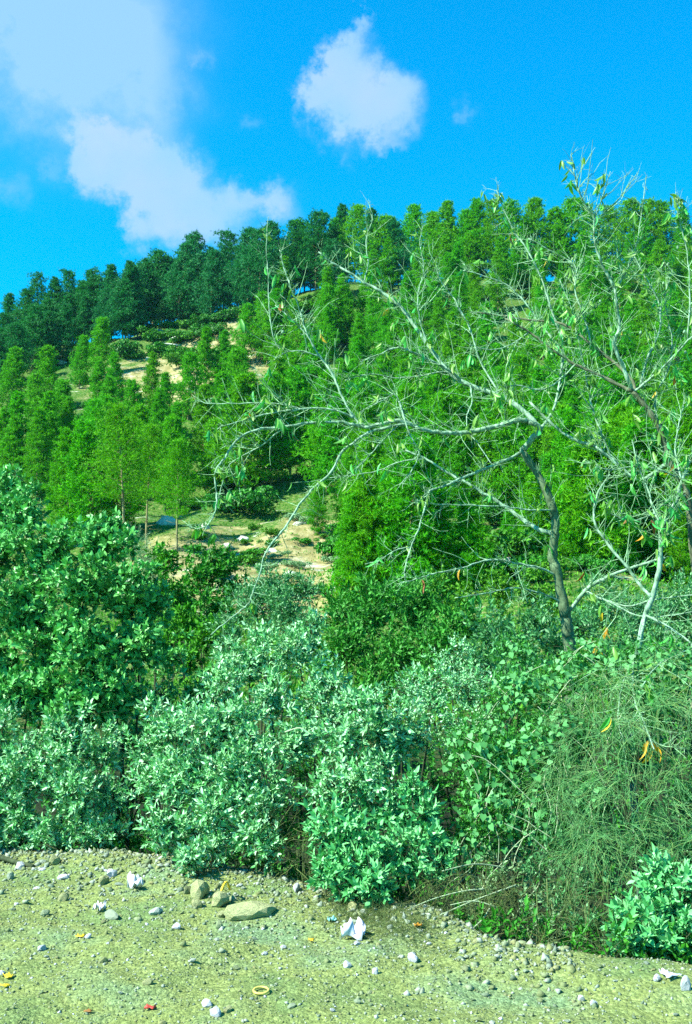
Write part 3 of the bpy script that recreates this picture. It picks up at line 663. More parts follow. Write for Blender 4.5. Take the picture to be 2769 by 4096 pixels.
bush('oak_shrub', [(200,578,17,30),(224,562,17,22),(180,600,16.5,28),(215,610,16,28),(232,590,17,18)], gb(205, 17.5), 'oak', 'oak',
     'very dark rounded bush in the gully below the sandy clearing', .85)
bush('oak_shrub', [(168,560,17.5,20),(160,590,16,22),(180,632,15,30),(205,640,14.5,26),(165,650,14,26),(190,665,13,22)], gb(178, 15.5), 'oak', 'scrub',
     'yellowish green bush in front of the dark rounded gully bush', .9)
bush('olive_shrub', [(255,605,13.5,28),(288,612,13,28),(272,590,14,20),(230,640,12.5,22),(305,590,14,16),(300,635,12.5,22)], gb(265, 13.5), 'small', 'olive',
     'grey green olive-like bush behind the mint bushes', .7, spr_scale=1.7)
bush('spiky_shrub', [(145,562,19,16),(135,545,19.5,12),(158,560,19,14),(150,580,18,18)], gb(148, 19), 'needle', 'pale',
     'pale spiky shrub right of the pointed left bush', .7, spr_scale=1.4)
bush('shade_bush', [(160,700,10.2,28),(195,695,10,28),(145,735,9.6,26),(175,660,10.8,22),(130,745,9.4,24)], gb(165, 10.3), 'oak', 'broad',
     'shaded dark bush in the gap between left and centre bushes', .9, spr_scale=.7)
bush('dark_undergrowth', [(300,770,8.2,26),(310,815,7.9,24),(285,835,7.7,22),(440,790,7.8,22),(455,830,7.6,22)], gb(330, 8.3), 'small', 'fine',
     'dark undergrowth behind the bright blue green bush', .6, nstem=4)
bush('silvery_shrub', [(500,878,6.75,22),(545,898,6.4,22),(522,860,6.9,18),(560,930,6.15,14),(480,900,6.7,14),(530,925,6.25,14)], gb(525, 6.9), 'small', 'pale',
     'small silvery twiggy shrub above the dark hollow at lower right', .5, nstem=4)

# creeper with heart shaped leaves
def heart():
    V = np.array([[0, 0, 0], [.30, -.12, .04], [.50, .12, .07], [.40, .50, .03], [0, 1., -.08], [-.40, .50, .03], [-.50, .12, .07], [-.30, -.12, .04]])
    return V, np.array([[0, 1, 2], [0, 2, 3], [0, 3, 4], [0, 4, 5], [0, 5, 6], [0, 6, 7]])
def creeper():
    root = ob('climbing_vine', None, None, (*gb(515, 7.5), Hs(*gb(515, 7.5)))); O = np.array(root.location)
    lob = [(480,760,7.2,40),(520,705,7.6,38),(530,765,7.1,38),(490,815,7.0,36),(470,850,6.95,22),(540,825,6.95,32),(562,690,7.7,34),(590,665,7.9,28),(560,740,7.2,30),(515,660,8.2,24),(630,670,7.4,28),(672,672,7.2,30),(585,800,6.8,22),(650,705,7.0,22)]
    P, Dn, S = [], [], []
    for px, py, Yd, r in lob:
        c = at(px, py, Yd); Rm = r*Yd/FPX; n = int(230*(r/36)**2)
        d = unit(rng.normal(size=(n, 3))+[0, -.7, .35]); P.append(c+d*Rm*rng.uniform(.7, 1.1, (n, 1))); Dn.append(d)
    P = np.concatenate(P); Dn = np.concatenate(Dn)
    nn = unit(Dn+rng.normal(size=Dn.shape)*.55); dn = np.array([0, 0, -1.])+rng.normal(size=Dn.shape)*.45
    y = unit(dn-nn*(dn*nn).sum(1, keepdims=True)); x = np.cross(y, nn)
    V, F = scatter(*heart(), np.stack([x, y, nn], 2), P-O, rng.uniform(.022, .050, len(P)))
    tag(ob('foliage', me_np('vine_foliage', V, F, M['vine']), root), kind='stuff')
    # fine leaves between the hearts
    P2, D2 = [], []
    for px, py, Yd, r in lob:
        c = at(px, py, Yd+.1); Rm = r*Yd/FPX; n = int(330*(r/36)**2)
        d = unit(rng.normal(size=(n, 3))+[0, -.5, .3]); P2.append(c+d*Rm*rng.uniform(.35, 1., (n, 1))); D2.append(d)
    P2 = np.concatenate(P2); D2 = np.concatenate(D2)
    V, F = join([scatter(*SPR['small'][i], basis(unit(D2[i::5]+rng.normal(size=D2[i::5].shape)*.5)), P2[i::5]-O, rng.uniform(.7, 1.1, len(P2[i::5]))) for i in range(5)])
    tag(ob('small_leaves', me_np('vine_small_leaves', V, F, M['fine']), root), kind='stuff')
    st = []
    for k in range(70):
        px, py, Yd, r = lob[rng.integers(len(lob))]; c = at(px, py, Yd)-O; Rm = r*Yd/FPX
        d = unit(rng.normal(size=3)+[0, -.9, .6]); p = c+d*Rm*1.02; pts = [p]; v = np.array([rng.normal()*.5, -.15, -.3])
        for s in range(6): p = p+unit(v)*rng.uniform(.06, .12); v = v+np.array([rng.normal()*.35, rng.normal()*.15, -.25]); pts.append(p)
        st.append(tube(catmull(pts, 3), .0028, 3, False))
    for k in range(5):
        c = at(*lob[k*2][:3])-O; st.append(tube(catmull([[rng.normal()*.1, rng.normal()*.1, -.08], c*.5+rng.normal(size=3)*.08, c], 5), np.linspace(.014, .006, 11), 5))
    tag(ob('stem_tangle', me_np('vine_stems', *join(st), M['pale_twig']), root), kind='stuff')
    tag(root, 'creeper with heart-shaped leaves hanging over the bushes below the almond trunk', 'vine')
creeper()

# drooping rush-like broom at the right
def broom(name, tops, n, Lr, base, label, spread=.6, droop=1.5, mat='broom', rad=.0022):
    root = ob(name, None, None, (*base, Hs(*base))); O = np.array(root.location)
    P, D, L = [], [], []
    for px, py, Yd, r in tops:
        c = at(px, py, Yd); Rm = r*Yd/FPX; nb = max(3, int(n/len(tops)/9))
        for _ in range(nb):          # bunches, each with a direction of its own
            k = int(rng.integers(3, 15)); q = unit(rng.normal(size=3)+[0, -.5, .1])*Rm*rng.uniform(.3, 1.05)
            P.append(c+q+rng.normal(size=(k, 3))*.035); D.append(unit(q/Rm*spread+rng.normal(size=3)*.55+[0, -.3, .05]+rng.normal(size=(k, 3))*.4)); L.append(np.full(k, rng.uniform(.3, 1.0)))
    P = np.concatenate(P); D = np.concatenate(D); L = np.concatenate(L)
    V, F, Pp = strands(P-O, D, L*rng.uniform(*Lr, len(P)), rng.uniform(.6, 1.3, len(P))*rad, 6, droop, .24)
    tag(ob('hanging_stems', me_np('broom_stems', V, F, M[mat]), root), kind='stuff')
    k = len(P)*2; ii = rng.integers(0, len(P), k); jj = rng.integers(1, 5, k); p0 = Pp[ii, jj]
    V, F, _ = strands(p0, unit(Pp[ii, jj+1]-p0)+rng.normal(size=(k, 3))*.35, rng.uniform(.04, .16, k), rad*.7, 2, .5)
    tag(ob('side_shoots', me_np('broom_shoots', V, F, M[mat]), root), kind='stuff')
    st = []
    for px, py, Yd, r in tops:
        c = at(px, py, Yd)-O; st = catmull([[rng.normal()*.1, rng.normal()*.08, -.1], c*.5+rng.normal(size=3)*.1, c], 5)
        ob('stem', me_np('stem', *tube(st, np.linspace(.008, .004, len(st)), 5), M['bush_bark'], True), root)
    return tag(root, label, 'shrub')
broom('broom_shrub', [(600,690,7.1,40),(640,720,6.8,42),(680,740,6.7,42),(620,780,6.6,36),(668,800,6.45,42),(600,740,6.9,32),(690,690,7.0,40),(640,860,6.3,30),(685,850,6.3,30)], 800, (.35, .95), gb(650, 7.4),
      'mass of pale rush-like stems drooping at the right edge')
broom('broom_shrub', [(570,720,7.3,30),(560,790,6.9,26),(590,850,6.5,24)], 650, (.25, .6), gb(580, 7.2), 'thin curtain of hanging stems between creeper and rush-like mass', rad=.0022)
bush('undergrowth_bush', [(640,760,7.1,34),(690,800,6.9,36),(600,800,7.0,28),(650,850,6.6,30),(605,880,6.35,16),(690,860,6.5,26),(690,710,7.3,34),(630,700,7.4,30),(585,740,7.2,26),(572,800,6.95,24),(566,850,6.7,22),(580,895,6.35,15),(545,865,6.75,18),(600,850,6.6,20),(578,925,6.15,13),(560,915,6.3,15),(597,930,6.05,12)], gb(650, 7.7), 'small', 'olive',
     'leafy tangle behind the drooping rush-like stems at right', .9, spr_scale=1.25)

# dry twigs in front of the hollows
def dry_tangle(items, label, n, Lr, mat='dry', name='dry_twig_tangle', droop=.6, rad=.0022):
    c0 = at(*items[0][:3]); b = (c0[0], c0[1]); root = ob(name, None, None, (*b, Hs(*b))); O = np.array(root.location); P, D = [], []
    for px, py, Yd, r in items:
        k = n//len(items); Rm = r*Yd/FPX; p = at(px, py, Yd)+rng.normal(size=(k, 3))*Rm*.5
        p[:, 2] = np.maximum(p[:, 2], np.where(p[:, 1] < edge(p[:, 0])+.3, G(p[:, 0], p[:, 1]), H(p[:, 0], p[:, 1])))
        P.append(p); D.append(rng.normal(size=(k, 3))*.8+[0, -.2, .5])
    P = np.concatenate(P); D = np.concatenate(D)
    V, F, _ = strands(P-O, D, rng.uniform(*Lr, len(P)), rng.uniform(.6, 1.3, len(P))*rad, 4, droop, .22)
    tag(ob('dead_stems', me_np('dry_stems', V, F, M[mat]), root), kind='stuff')
    base = P[rng.choice(len(P), 14)]; bz = np.where(base[:, 1] < edge(base[:, 0])+.3, G(base[:, 0], base[:, 1]), H(base[:, 0], base[:, 1]))-.02
    parts = [tube([[q[0], q[1], z]-O, q-O+rng.normal(size=3)*.02], [.004, .003], 4) for q, z in zip(base, bz)]
    tag(ob('stalks', me_np('stalks', *join(parts), M[mat]), root), kind='stuff')
    return tag(root, label, 'dry twigs')
dry_tangle([(290,850,7.3,26),(270,840,7.4,20),(310,860,7.2,20)], 'dry brown twigs in the hollow left of the bright central bush', 200, (.08, .3))
dry_tangle([(460,900,6.55,24),(430,905,6.6,20),(490,920,6.3,22),(510,905,6.4,22)], 'dry grassy stems fanning out beside the bright central bush', 420, (.1, .4), rad=.0019)
dry_tangle([(590,920,6.0,24),(560,900,6.2,20),(610,945,5.8,18),(540,940,6.0,20)], 'dead twigs in the dark hollow at lower right', 280, (.1, .35), rad=.0018)

# ------------------------------------------------------------------ almond trees
class Tree:
    def __init__(s, label, base_px, Y):
        b = at(*base_px, Y); z = Hs(b[0], b[1])
        s.root = ob('almond_tree', None, None, (b[0], b[1], z)); s.O = np.array([b[0], b[1], z]); s.Y = Y
        tag(s.root, label, 'tree'); s.px = []; s.P3 = []; s.R3 = []; s.tips = []; s.nleaf = 0
    def limb(s, pts, dY, r0, r1, name='branch', mat='almond_bark', twig=1., first=False):
        pts = np.array(pts, float)
        if first:
            Y0 = s.Y; path0 = None; rr0 = r0
        else:
            A = np.concatenate(s.px); Q = np.concatenate(s.P3); RR = np.concatenate(s.R3)
            i = int(np.argmin(((A-pts[0])**2).sum(1))); path0 = Q[i]; Y0 = Q[i][1]; rr0 = RR[i]
        seg = np.r_[0, np.cumsum(np.linalg.norm(np.diff(pts, axis=0), axis=1))]; u = seg/seg[-1]
        cp = catmull(np.c_[pts, Y0+dY*u**.8], 5)
        cp[:, 0] += rng.normal(size=len(cp))*.28; cp[:, 1] += rng.normal(size=len(cp))*.28; cp[:, 2] += rng.normal(size=len(cp))*.012
        W3 = np.array([at(a, b, y) for a, b, y in cp])
        rad = np.linspace(r0, r1, len(cp))*(.92 if first else .78)*cp[:, 2]/FPX*(1+.07*rng.normal(size=len(cp)))
        if path0 is not None:
            W3[0] = path0; rad[0] = min(rad[0]*1.25, rr0*.9 if rr0 > 0 else rad[0])
        else:
            W3 = np.vstack([[s.O[0], s.O[1], s.O[2]-.12], (W3[0]+s.O)/2+[.03, 0, 0], W3]); rad = np.r_[rad[0]*1.25, rad[0]*1.1, rad]
            cp = np.vstack([cp[:1], cp[:1], cp])
        s.px.append(cp[:, :2]); s.P3.append(W3); s.R3.append(rad)
        o = ob(name, me_np(name, *tube(W3-s.O, rad, 7 if r0 > 2 else 5), M[mat], True), s.root)
        # side shoots, two orders
        D = np.linalg.norm(np.diff(W3, axis=0), axis=1).sum()
        n1 = int(D*(40 if s.O[0] > 2.3 else 34)*twig)
        if n1 > 0:
            q = rng.uniform(.12 if not first else .6, 1., n1)*(len(W3)-1); i = np.minimum(q.astype(int), len(W3)-2); f = (q-i)[:, None]
            p = W3[i]*(1-f)+W3[i+1]*f; tdir = unit(W3[i+1]-W3[i])
            d = unit(np.cross(tdir, rng.normal(size=(n1, 3)))*1.0+tdir*.7+[0, -.05, .30])
            L = (rng.gamma(2.2, .10, n1)+.05)*(1.1-.75*q/(len(W3)-1)); L = np.minimum(L, .6)
            v1, f1, Pp = strands(p-s.O, d, L, np.clip(.0022+.0045*L, .0022, .0050), 4, -.05, .16)
            k = int(n1*1.5); ii = rng.integers(0, n1, k); jj = rng.integers(1, 4, k); p2 = Pp[ii, jj]
            v2, f2, Pq = strands(p2, unit(Pp[ii, jj+1]-p2)*.8+rng.normal(size=(k, 3))*.6+[0, 0, .15], L[ii]*rng.uniform(.2, .55, k), .0020, 2, 0, .14)
            t = ob('twig_growth', me_np('almond_twigs', *join([(v1, f1), (v2, f2)]), M['almond_twig']), o); tag(t, kind='stuff')
            s.tips.append(np.concatenate([Pp[:, -1], Pp[:, 2], Pq[:, -1]]))
        return o
def almond_leaf_mesh(seed, mat):
    g = np.random.default_rng(seed); n = 6; V = []; L = .095; w = .0125; cur = g.uniform(.2, 1.1); th = 0.; p = np.zeros(2)
    for i in range(n+1):
        u = i/n; ww = w*(math.sin(math.pi*min(u*.92+.06, 1))**.8); fold = .55
        for sx in (-1, 0, 1): V.append([sx*ww, p[0], p[1]+abs(sx)*ww*fold])
        th += cur/n; p = p+np.array([math.cos(th), -math.sin(th)])*L/n
    F = []
    for i in range(n):
        a = i*3
        for j in (0, 1): F += [[a+j, a+j+1, a+3+j+1], [a+j, a+3+j+1, a+3+j]]
    return me_np('almond_leaf', np.array(V), np.array(F), M[mat], True)
ALM = [almond_leaf_mesh(70+i, 'almond_leaf') for i in range(6)]
ALY = [almond_leaf_mesh(80, 'yellow_leaf'), almond_leaf_mesh(81, 'brown_leaf')]
def hang_leaves(tree, n, sel=None, extra=True):
    tips = np.concatenate(tree.tips); 
    if sel is not None: tips = tips[sel(tips+tree.O)]
    m = 0
    while m < n:
        p = tips[rng.integers(len(tips))]; k = int(rng.integers(1, 6))
        for _ in range(k):
            y = unit(np.array([rng.normal()*.45, rng.normal()*.45, -1.])); x = unit(np.cross(y, rng.normal(size=3))); z = np.cross(x, y)
            mm = Matrix(((x[0], y[0], z[0], 0), (x[1], y[1], z[1], 0), (x[2], y[2], z[2], 0), (0, 0, 0, 1)))
            r = rng.uniform(); me = ALM[rng.integers(6)] if r > .05 else ALY[rng.integers(2)]
            o = ob('leaf', me, tree.root); s_ = rng.uniform(.95, 1.5); o.matrix_basis = Matrix.Translation(p+rng.normal(size=3)*.012) @ mm @ Matrix.Scale(s_, 4); m += 1
            if m >= n: break
def almonds(tree, pxs):
    import bmesh
    if not hasattr(almonds, 'me'):
        bm = bmesh.new(); bmesh.ops.create_icosphere(bm, subdivisions=2, radius=1)
        for v in bm.verts: v.co = (v.co.x*.011, v.co.y*.009, v.co.z*.017*(1+.15*v.co.z))
        almonds.me = bpy.data.meshes.new('almond_fruit'); bm.to_mesh(almonds.me); bm.free(); almonds.me.materials.append(M['almond_fruit'])
    tips = np.concatenate(tree.tips)
    W = tips+tree.O; yc = W[:, 1]
    for px, py in pxs:
        Q = np.array([at(px, py, 1.)])[0]; d = Q-[0, 0, CAMZ]; pr = np.array([0, 0, CAMZ])+d[None]*yc[:, None]
        i = int(np.argmin(((pr-W)**2).sum(1))); ob('almond_fruit', almonds.me, tree.root, tips[i]-[0, 0, .015], tuple(rng.uniform(-.5, .5, 3)))
M['almond_fruit'] = mat_plain('almond_fruit', (.16, .30, .16), .8, .15, 60)

A = Tree('almond tree with thick dark trunk and pale arching branches reaching left', (574, 760), 9.0)
A.limb([(573,740),(571,690),(570,647),(567,628),(564,609),(557,574),(552,555),(555,530),(552,505),(540,479),(522,451)], 0, 7.2, 3.9, 'trunk', 'almond_trunk', .25, True)
for pts, dY, r0, r1, tw in [
 ([(522,451),(531,440),(540,429),(530,422),(518,420),(505,424),(494,427),(478,430),(462,433),(450,433),(435,432),(420,429),(410,424),(399,421),(380,424),(366,427),(350,424),(333,422),(309,423),(284,427),(256,430),(237,440),(225,458),(215,473),(217,498),(214,515),(206,526),(195,529),(188,525)], -.9, 4.0, .7, 1.),
 ([(410,424),(399,425),(385,428),(368,433),(350,445),(341,453),(331,473),(315,487),(300,504),(287,525),(273,542),(264,556),(261,570),(254,589),(247,605),(231,618),(211,635)], -.4, 2.3, .7, .6),
 ([(540,429),(528,415),(505,398),(470,385),(450,373),(428,345),(406,314),(394,301),(380,291),(364,282),(345,270),(329,261),(319,252)], .9, 3.8, 1., 1.2),
 ([(556,535),(540,530),(524,521),(503,505),(487,495),(465,482),(443,470),(424,458),(405,450)], .7, 3.0, 1.2, .9),
 ([(522,451),(513,457),(490,467),(464,477),(445,486),(430,491),(426,504),(419,528),(411,547),(405,568),(405,580)], -.5, 2.1, .8, .9),
 ([(552,510),(530,510),(505,507),(461,505),(435,504),(415,500)], -.3, 1.3, .6, .8),
 ([(557,576),(540,568),(515,563),(489,560),(461,568),(433,574),(417,579),(400,583)], -.5, 1.7, .6, .9),
 ([(562,602),(540,593),(513,588),(487,593),(455,598)], -.3, 1.3, .5, .8),
 ([(569,612),(585,591),(603,579),(641,565),(665,558)], -.3, 2.7, 1.8, .9),
 ([(366,427),(354,418),(343,398),(331,372),(320,357),(308,336),(302,318),(296,300),(288,280),(282,261),(280,250)], .5, 2.0, .6, 1.1),
 ([(320,357),(300,351),(283,354),(272,362)], -.1, 1.2, .6, 1.),
 ([(308,336),(295,322),(287,315),(275,305)], .1, 1.1, .6, 1.),
 ([(283,354),(273,336),(269,300),(268,273),(266,247),(268,217)], .1, .9, .45, .5),
 ([(354,418),(340,412),(328,409),(300,409),(268,414),(242,421),(221,427),(211,436)], -.3, 1.7, .6, 1.),
 ([(300,409),(280,404),(256,403),(214,404),(195,400)], .1, 1., .5, 1.),
 ([(284,427),(262,445),(242,456),(228,467),(222,485),(218,500)], .1, 1., .5, 1.),
 ([(461,380),(445,368),(429,360),(407,350),(396,348),(377,355),(360,362)], -.5, 2.0, .7, 1.1),
 ([(470,385),(472,401),(467,415),(468,432),(476,441),(494,467)], -.7, 1.1, .6, .6),
 ([(407,424),(399,401),(407,426),(412,439),(419,452),(412,470),(400,485)], -.3, 1.3, .6, .9),
 ([(411,547),(396,550),(380,560),(365,564)], -.1, .9, .5, .9),
 ([(405,424),(396,396),(383,400),(360,412)], .1, 1., .5, 1.),
 ([(399,425),(383,440),(370,455),(357,468)], -.3, .9, .5, 1.),
 ([(540,429),(555,405),(562,350),(550,306),(540,275),(524,245),(515,233),(503,208),(497,190)], .7, 2.0, .5, 1.2),
 ([(562,350),(543,327),(524,301),(505,284),(475,273),(460,270)], .3, 1.5, .5, 1.2),
 ([(428,345),(420,320),(418,295),(424,270),(420,245),(423,225)], .2, 1.1, .4, 1.),
 ([(364,282),(368,262),(366,240),(372,220),(370,205)], .2, .9, .4, .8),
 ([(500,395),(480,360),(470,330),(455,300),(440,280),(436,262)], .6, 1.4, .5, 1.1),
 ([(450,373),(440,372),(420,376),(395,378),(370,374),(345,380)], -.2, 1.1, .5, 1.1),
 ([(424,458),(400,462),(380,470),(355,475),(330,478)], .1, 1., .5, 1.),
 ([(585,591),(610,602),(645,617),(692,612)], -1.2, 1.4, .6, .7),
 ([(585,592),(625,606),(652,600),(692,595)], -1.0, 1.2, .8, .7)]:
    A.limb(pts, dY, r0, r1, twig=tw)
B = Tree('almond tree rising at the right edge with dark slanting limbs', (703, 700), 8.4)
B.limb([(703,690),(700,640),(694,560),(687,495),(680,479),(669,462),(661,432),(648,410),(633,392)], 0, 4.6, 3.0, 'trunk', 'dark_bark', .5, True)
for pts, dY, r0, r1, tw, mat in [
 ([(633,392),(605,378),(575,364),(550,348),(529,332),(505,318)], .3, 2.7, 1., 1.2, 'dark_bark'),
 ([(636,396),(629,376),(592,345),(562,324),(529,320),(496,315),(470,312)], .8, 2.4, .8, 1.2, 'dark_bark'),
 ([(633,392),(624,370),(614,343),(619,329),(616,300),(613,284),(603,268),(597,250),(594,236),(594,219),(585,205),(578,190),(575,178),(571,154)], -.4, 2.7, .55, 1.3, 'almond_bark'),
 ([(615,290),(624,276),(634,254),(640,226),(646,177)], .2, 1.3, .5, 1.1, 'almond_bark'),
 ([(594,219),(600,205),(605,190),(610,172)], 0, .9, .4, .6, 'almond_bark'),
 ([(596,225),(605,212),(618,200),(629,186)], .1, .9, .4, .6, 'almond_bark'),
 ([(633,392),(645,383),(666,364),(692,336),(705,320)], -.4, 2.0, .9, 1.2, 'almond_bark'),
 ([(640,388),(646,362),(660,327),(657,299),(641,270),(632,250)], .3, 1.7, .6, 1.3, 'almond_bark'),
 ([(687,340),(690,300),(687,252),(678,215),(675,192)], 0, 1.3, .5, 1.1, 'almond_bark'),
 ([(592,345),(585,320),(575,290),(575,266),(552,252),(529,238)], .2, 1.3, .5, 1.3, 'almond_bark'),
 ([(669,462),(640,480),(612,459),(594,446),(575,440),(553,425),(530,402)], .2, 2.8, 1.6, 1.0, 'almond_bark'),
 ([(612,459),(600,430),(590,400),(585,370),(578,340),(572,310),(560,280)], .2, 1.4, .5, 1.3, 'almond_bark'),
 ([(661,432),(655,400),(668,370),(672,340),(665,300),(672,270)], .3, 1.4, .5, 1.3, 'almond_bark'),
 ([(680,479),(660,470),(635,466),(610,470),(585,462)], -.4, 1.2, .6, 1.1, 'almond_bark'),
 ([(687,495),(670,500),(650,515),(630,520),(605,512)], -.5, 1.2, .6, 1.2, 'almond_bark'),
 ([(575,364),(560,380),(540,390),(515,385),(495,392)], -.3, 1.2, .6, 1.2, 'almond_bark'),
 ([(529,332),(510,345),(490,350),(470,345)], -.2, 1., .5, 1.2, 'almond_bark')]:
    B.limb(pts, dY, r0, r1, twig=tw, mat=mat)
Cc = Tree('slim pale forked almond stem between the thick trunk and the right edge', (630, 745), 8.0)
Cc.limb([(630,740),(633,700),(638,650),(645,615),(652,598),(659,570),(661,539),(662,526),(675,504),(682,480),(690,460)], 0, 3.6, 2.0, 'trunk', 'almond_bark', .8, True)
for pts, dY, r0, r1, tw in [
 ([(662,526),(653,509),(648,490),(640,470),(632,440)], .2, 1.7, .7, 1.2),
 ([(652,598),(640,585),(629,569),(610,547),(596,526),(594,509),(599,491),(610,475)], .3, 2.3, 1.1, 1.1),
 ([(645,615),(640,640),(634,662),(633,680),(635,703),(644,722),(654,749)], -1.6, 1.9, .9, .7),
 ([(634,662),(624,680),(619,703),(619,726),(625,741)], -.5, 1.3, .7, .7),
 ([(644,722),(651,740),(665,746),(687,749)], -.1, .8, .5, .6),
 ([(645,615),(665,625),(692,645),(673,656),(655,668),(640,690)], -1.3, 1.5, .8, .8),
 ([(682,480),(675,450),(680,420),(685,400)], .2, 1.2, .6, 1.2)]:
    Cc.limb(pts, dY, r0, r1, twig=tw)
hang_leaves(A, 298); hang_leaves(B, 298); hang_leaves(Cc, 140)
def leaf_mass(tree, n):
    tips = np.concatenate(tree.tips); me = ALM[1]; tv = np.array([v.co[:] for v in me.vertices]); tf = np.array([p.vertices[:] for p in me.polygons])
    P = np.repeat(tips[rng.integers(0, len(tips), n//3)], 3, 0)+rng.normal(size=(n//3*3, 3))*.015
    y = unit(rng.normal(size=P.shape)*.45+[0, 0, -1.]); x = unit(np.cross(y, rng.normal(size=P.shape)))
    tag(ob('leaf_mass', me_np('leaf_mass', *scatter(tv, tf, np.stack([x, y, np.cross(x, y)], 2), P, rng.uniform(.7, 1.25, len(P))), M['almond_leaf']), tree.root), kind='stuff')
leaf_mass(A, 300); leaf_mass(B, 360)
almonds(B, [(676,245),(668,262),(688,250),(690,265),(664,282),(685,330),(690,350),(600,300),(640,330)])
def yellow_cluster(tree, px, py, n, spread):
    Wt = np.concatenate(tree.tips)+tree.O; yc = Wt[:, 1]; d = at(px, py, 1.)-[0, 0, CAMZ]; pr = np.array([0, 0, CAMZ])+d[None]*yc[:, None]
    j = np.argsort(((pr-Wt)**2).sum(1))[:n]
    for i in j:
        y = unit(np.array([rng.normal()*.4, rng.normal()*.4, -1.])); x = unit(np.cross(y, rng.normal(size=3))); z = np.cross(x, y)
        o = ob('leaf', ALY[0], tree.root); o.matrix_basis = Matrix.Translation(Wt[i]-tree.O) @ Matrix(((x[0], y[0], z[0], 0), (x[1], y[1], z[1], 0), (x[2], y[2], z[2], 0), (0, 0, 0, 1))) @ Matrix.Scale(1.15, 4)
        o['label'] = 'yellow dying leaf'
yellow_cluster(Cc, 648, 755, 6, 8); yellow_cluster(A, 583, 630, 6, 8); yellow_cluster(A, 600, 632, 4, 6)
almonds(A, [(300,308),(285,330),(335,405),(376,398),(420,290),(390,300)])

# ------------------------------------------------------------------ stones, litter and sticks on the gravel
ST = [rock_mesh(200+i, M['stone'], .62, .35, 1) for i in range(8)]
WST = [rock_mesh(220+i, M['white_stone'], .7, .35, 1) for i in range(4)]
def gpos(px, py):
    p = ray_ground(px, py, 3.6, 12); return p[0], p[1], float(G(p[0], p[1]))
def stone(px, py, wpx, hpx, label, name='rock', mat='boulder', seed=0, flat=.8, rz=None, sub=2):
    x, y, z = gpos(px, py+hpx*.4); s = y/FPX; w = wpx*s*.62; h = hpx*s*.62
    me = rock_mesh(300+seed, M[mat], 1., .4, sub)
    o = ob(name, me, None, (x, y, z+h*.45), (rng.uniform(-.1, .1), rng.uniform(-.1, .1), rng.uniform(0, 3) if rz is None else rz), (w, w*.7, h))
    return tag(o, label, 'rock')
for i, (px, py, w, h, lab, mt) in enumerate([
 (201,889,21,18,'rounded pale boulder at the foot of the large mint bush','boulder'), (220,899,24,13,'boulder with a yellow strip lying across it','boulder'), (252,909,42,16,'long flat slab, largest rock on the gravel','boulder'),
 (226,860,22,12,'grey rock shaded under the large mint bush','stone'), (196,903,13,8,'small tan stone below the rounded pale boulder','boulder'), (222,914,9,7,'small pointed stone left of the long slab','boulder'),
 (296,888,9,9,'round white stone at the dark hollow left of the bright bush','white_stone'), (352,906,14,8,'pale stone under the bright central bush','boulder'), (187,890,7,8,'small stone touching the left side of the rounded boulder','stone'),
 (413,957,11,9,'pointed white stone on open gravel right of centre','white_stone'), (347,964,8,7,'white stone on the dry grass patch below the crumpled tissue','white_stone'), (375,971,5,7,'small upright white stone right of the dry grass patch','white_stone'),
 (207,1003,11,7,'pale stone near the bottom edge left of centre','white_stone'), (215,1012,12,9,'rounded pale stone at the bottom edge left of centre','white_stone'), (228,1009,10,5,'flat tan stone beside the bottom rounded stone','boulder'),
 (686,984,9,13,'white block at the right edge below the white sheet','white_stone'), (657,978,8,7,'bluish stone left of the white block at the right edge','white_stone'), (581,998,6,6,'white pebble at lower right on the gravel','white_stone'),
 (594,1003,6,6,'white pebble just right of the lower right white pebble','white_stone'), (112,914,16,8,'grey green stone beside the white lump on the left gravel','stone'), (55,860,10,10,'brown rounded stone near the left pole','boulder'),
 (20,866,12,7,'white stone just below the left pole','white_stone'), (10,876,8,7,'wedge-shaped stone at far left below the pole','stone'), (63,877,10,6,'flat pointed stone right of the left pole','white_stone'),
 (45,912,8,7,'stone on bare dust at the left','stone'), (64,897,9,9,'tan stone casting a dark shadow at left','boulder'), (112,873,10,9,'pale block on the rubble heap','white_stone'), (104,880,10,9,'tan block in front of the rubble heap','boulder'),
 (138,880,8,10,'white wedge above the crumpled paper','white_stone'), (148,982,10,6,'flat tan stone in the left foreground','boulder'), (176,926,8,6,'white edged stone on open gravel below the boulders','white_stone'), (219,925,9,8,'faceted stone with a dark side below the slab','stone'),
 (156,911,11,7,'pale pair-like stone left of the boulders','white_stone'), (88,936,6,4,'pale chip by the yellow leaf','white_stone'), (42,948,9,6,'pale stone at far left middle gravel','white_stone'), (103,960,8,6,'stone with dark side in the left foreground','stone')]):
    stone(px, py, w, h, lab, 'rock', mt, i, rz=(.1 if w > 30 else None))
# loose stones: the largest stand as single things
P = []; STN = []
while len(P) < 240:
    x = rng.uniform(-3.4, 3.0); t = -abs(rng.gamma(1.5, 1.0)) if rng.uniform() < .6 else rng.uniform(-3.8, .15)
    if t > -4: P.append((x, t))
for i, (x, t) in enumerate(P):
    y = float(edge(x)+t); s = rng.uniform(.011, .025)*(1.25 if (x < -.2 and t > -.8) else 1.)
    white = rng.uniform() < .18; z = float(G(x, y))
    o = ob('stone', (WST if white else ST)[rng.integers(4)], None, (x, y, z+s*.25), (rng.uniform(-.3, .3), rng.uniform(-.3, .3), rng.uniform(0, 6.28)), (s*rng.uniform(.9, 1.6), s, s*rng.uniform(.6, 1.)))
    pyv = 512-FPX*math.tan(math.atan2(z-CAMZ, y)-PITCH); pxv = 346+FPX*x/y
    STN.append((o, pxv, pyv, 'whitish' if white else 'greenish tan'))
    tag(o, 'small stone', 'stone', 'small %s stones on the verge' % ('whitish' if white else 'tan'))
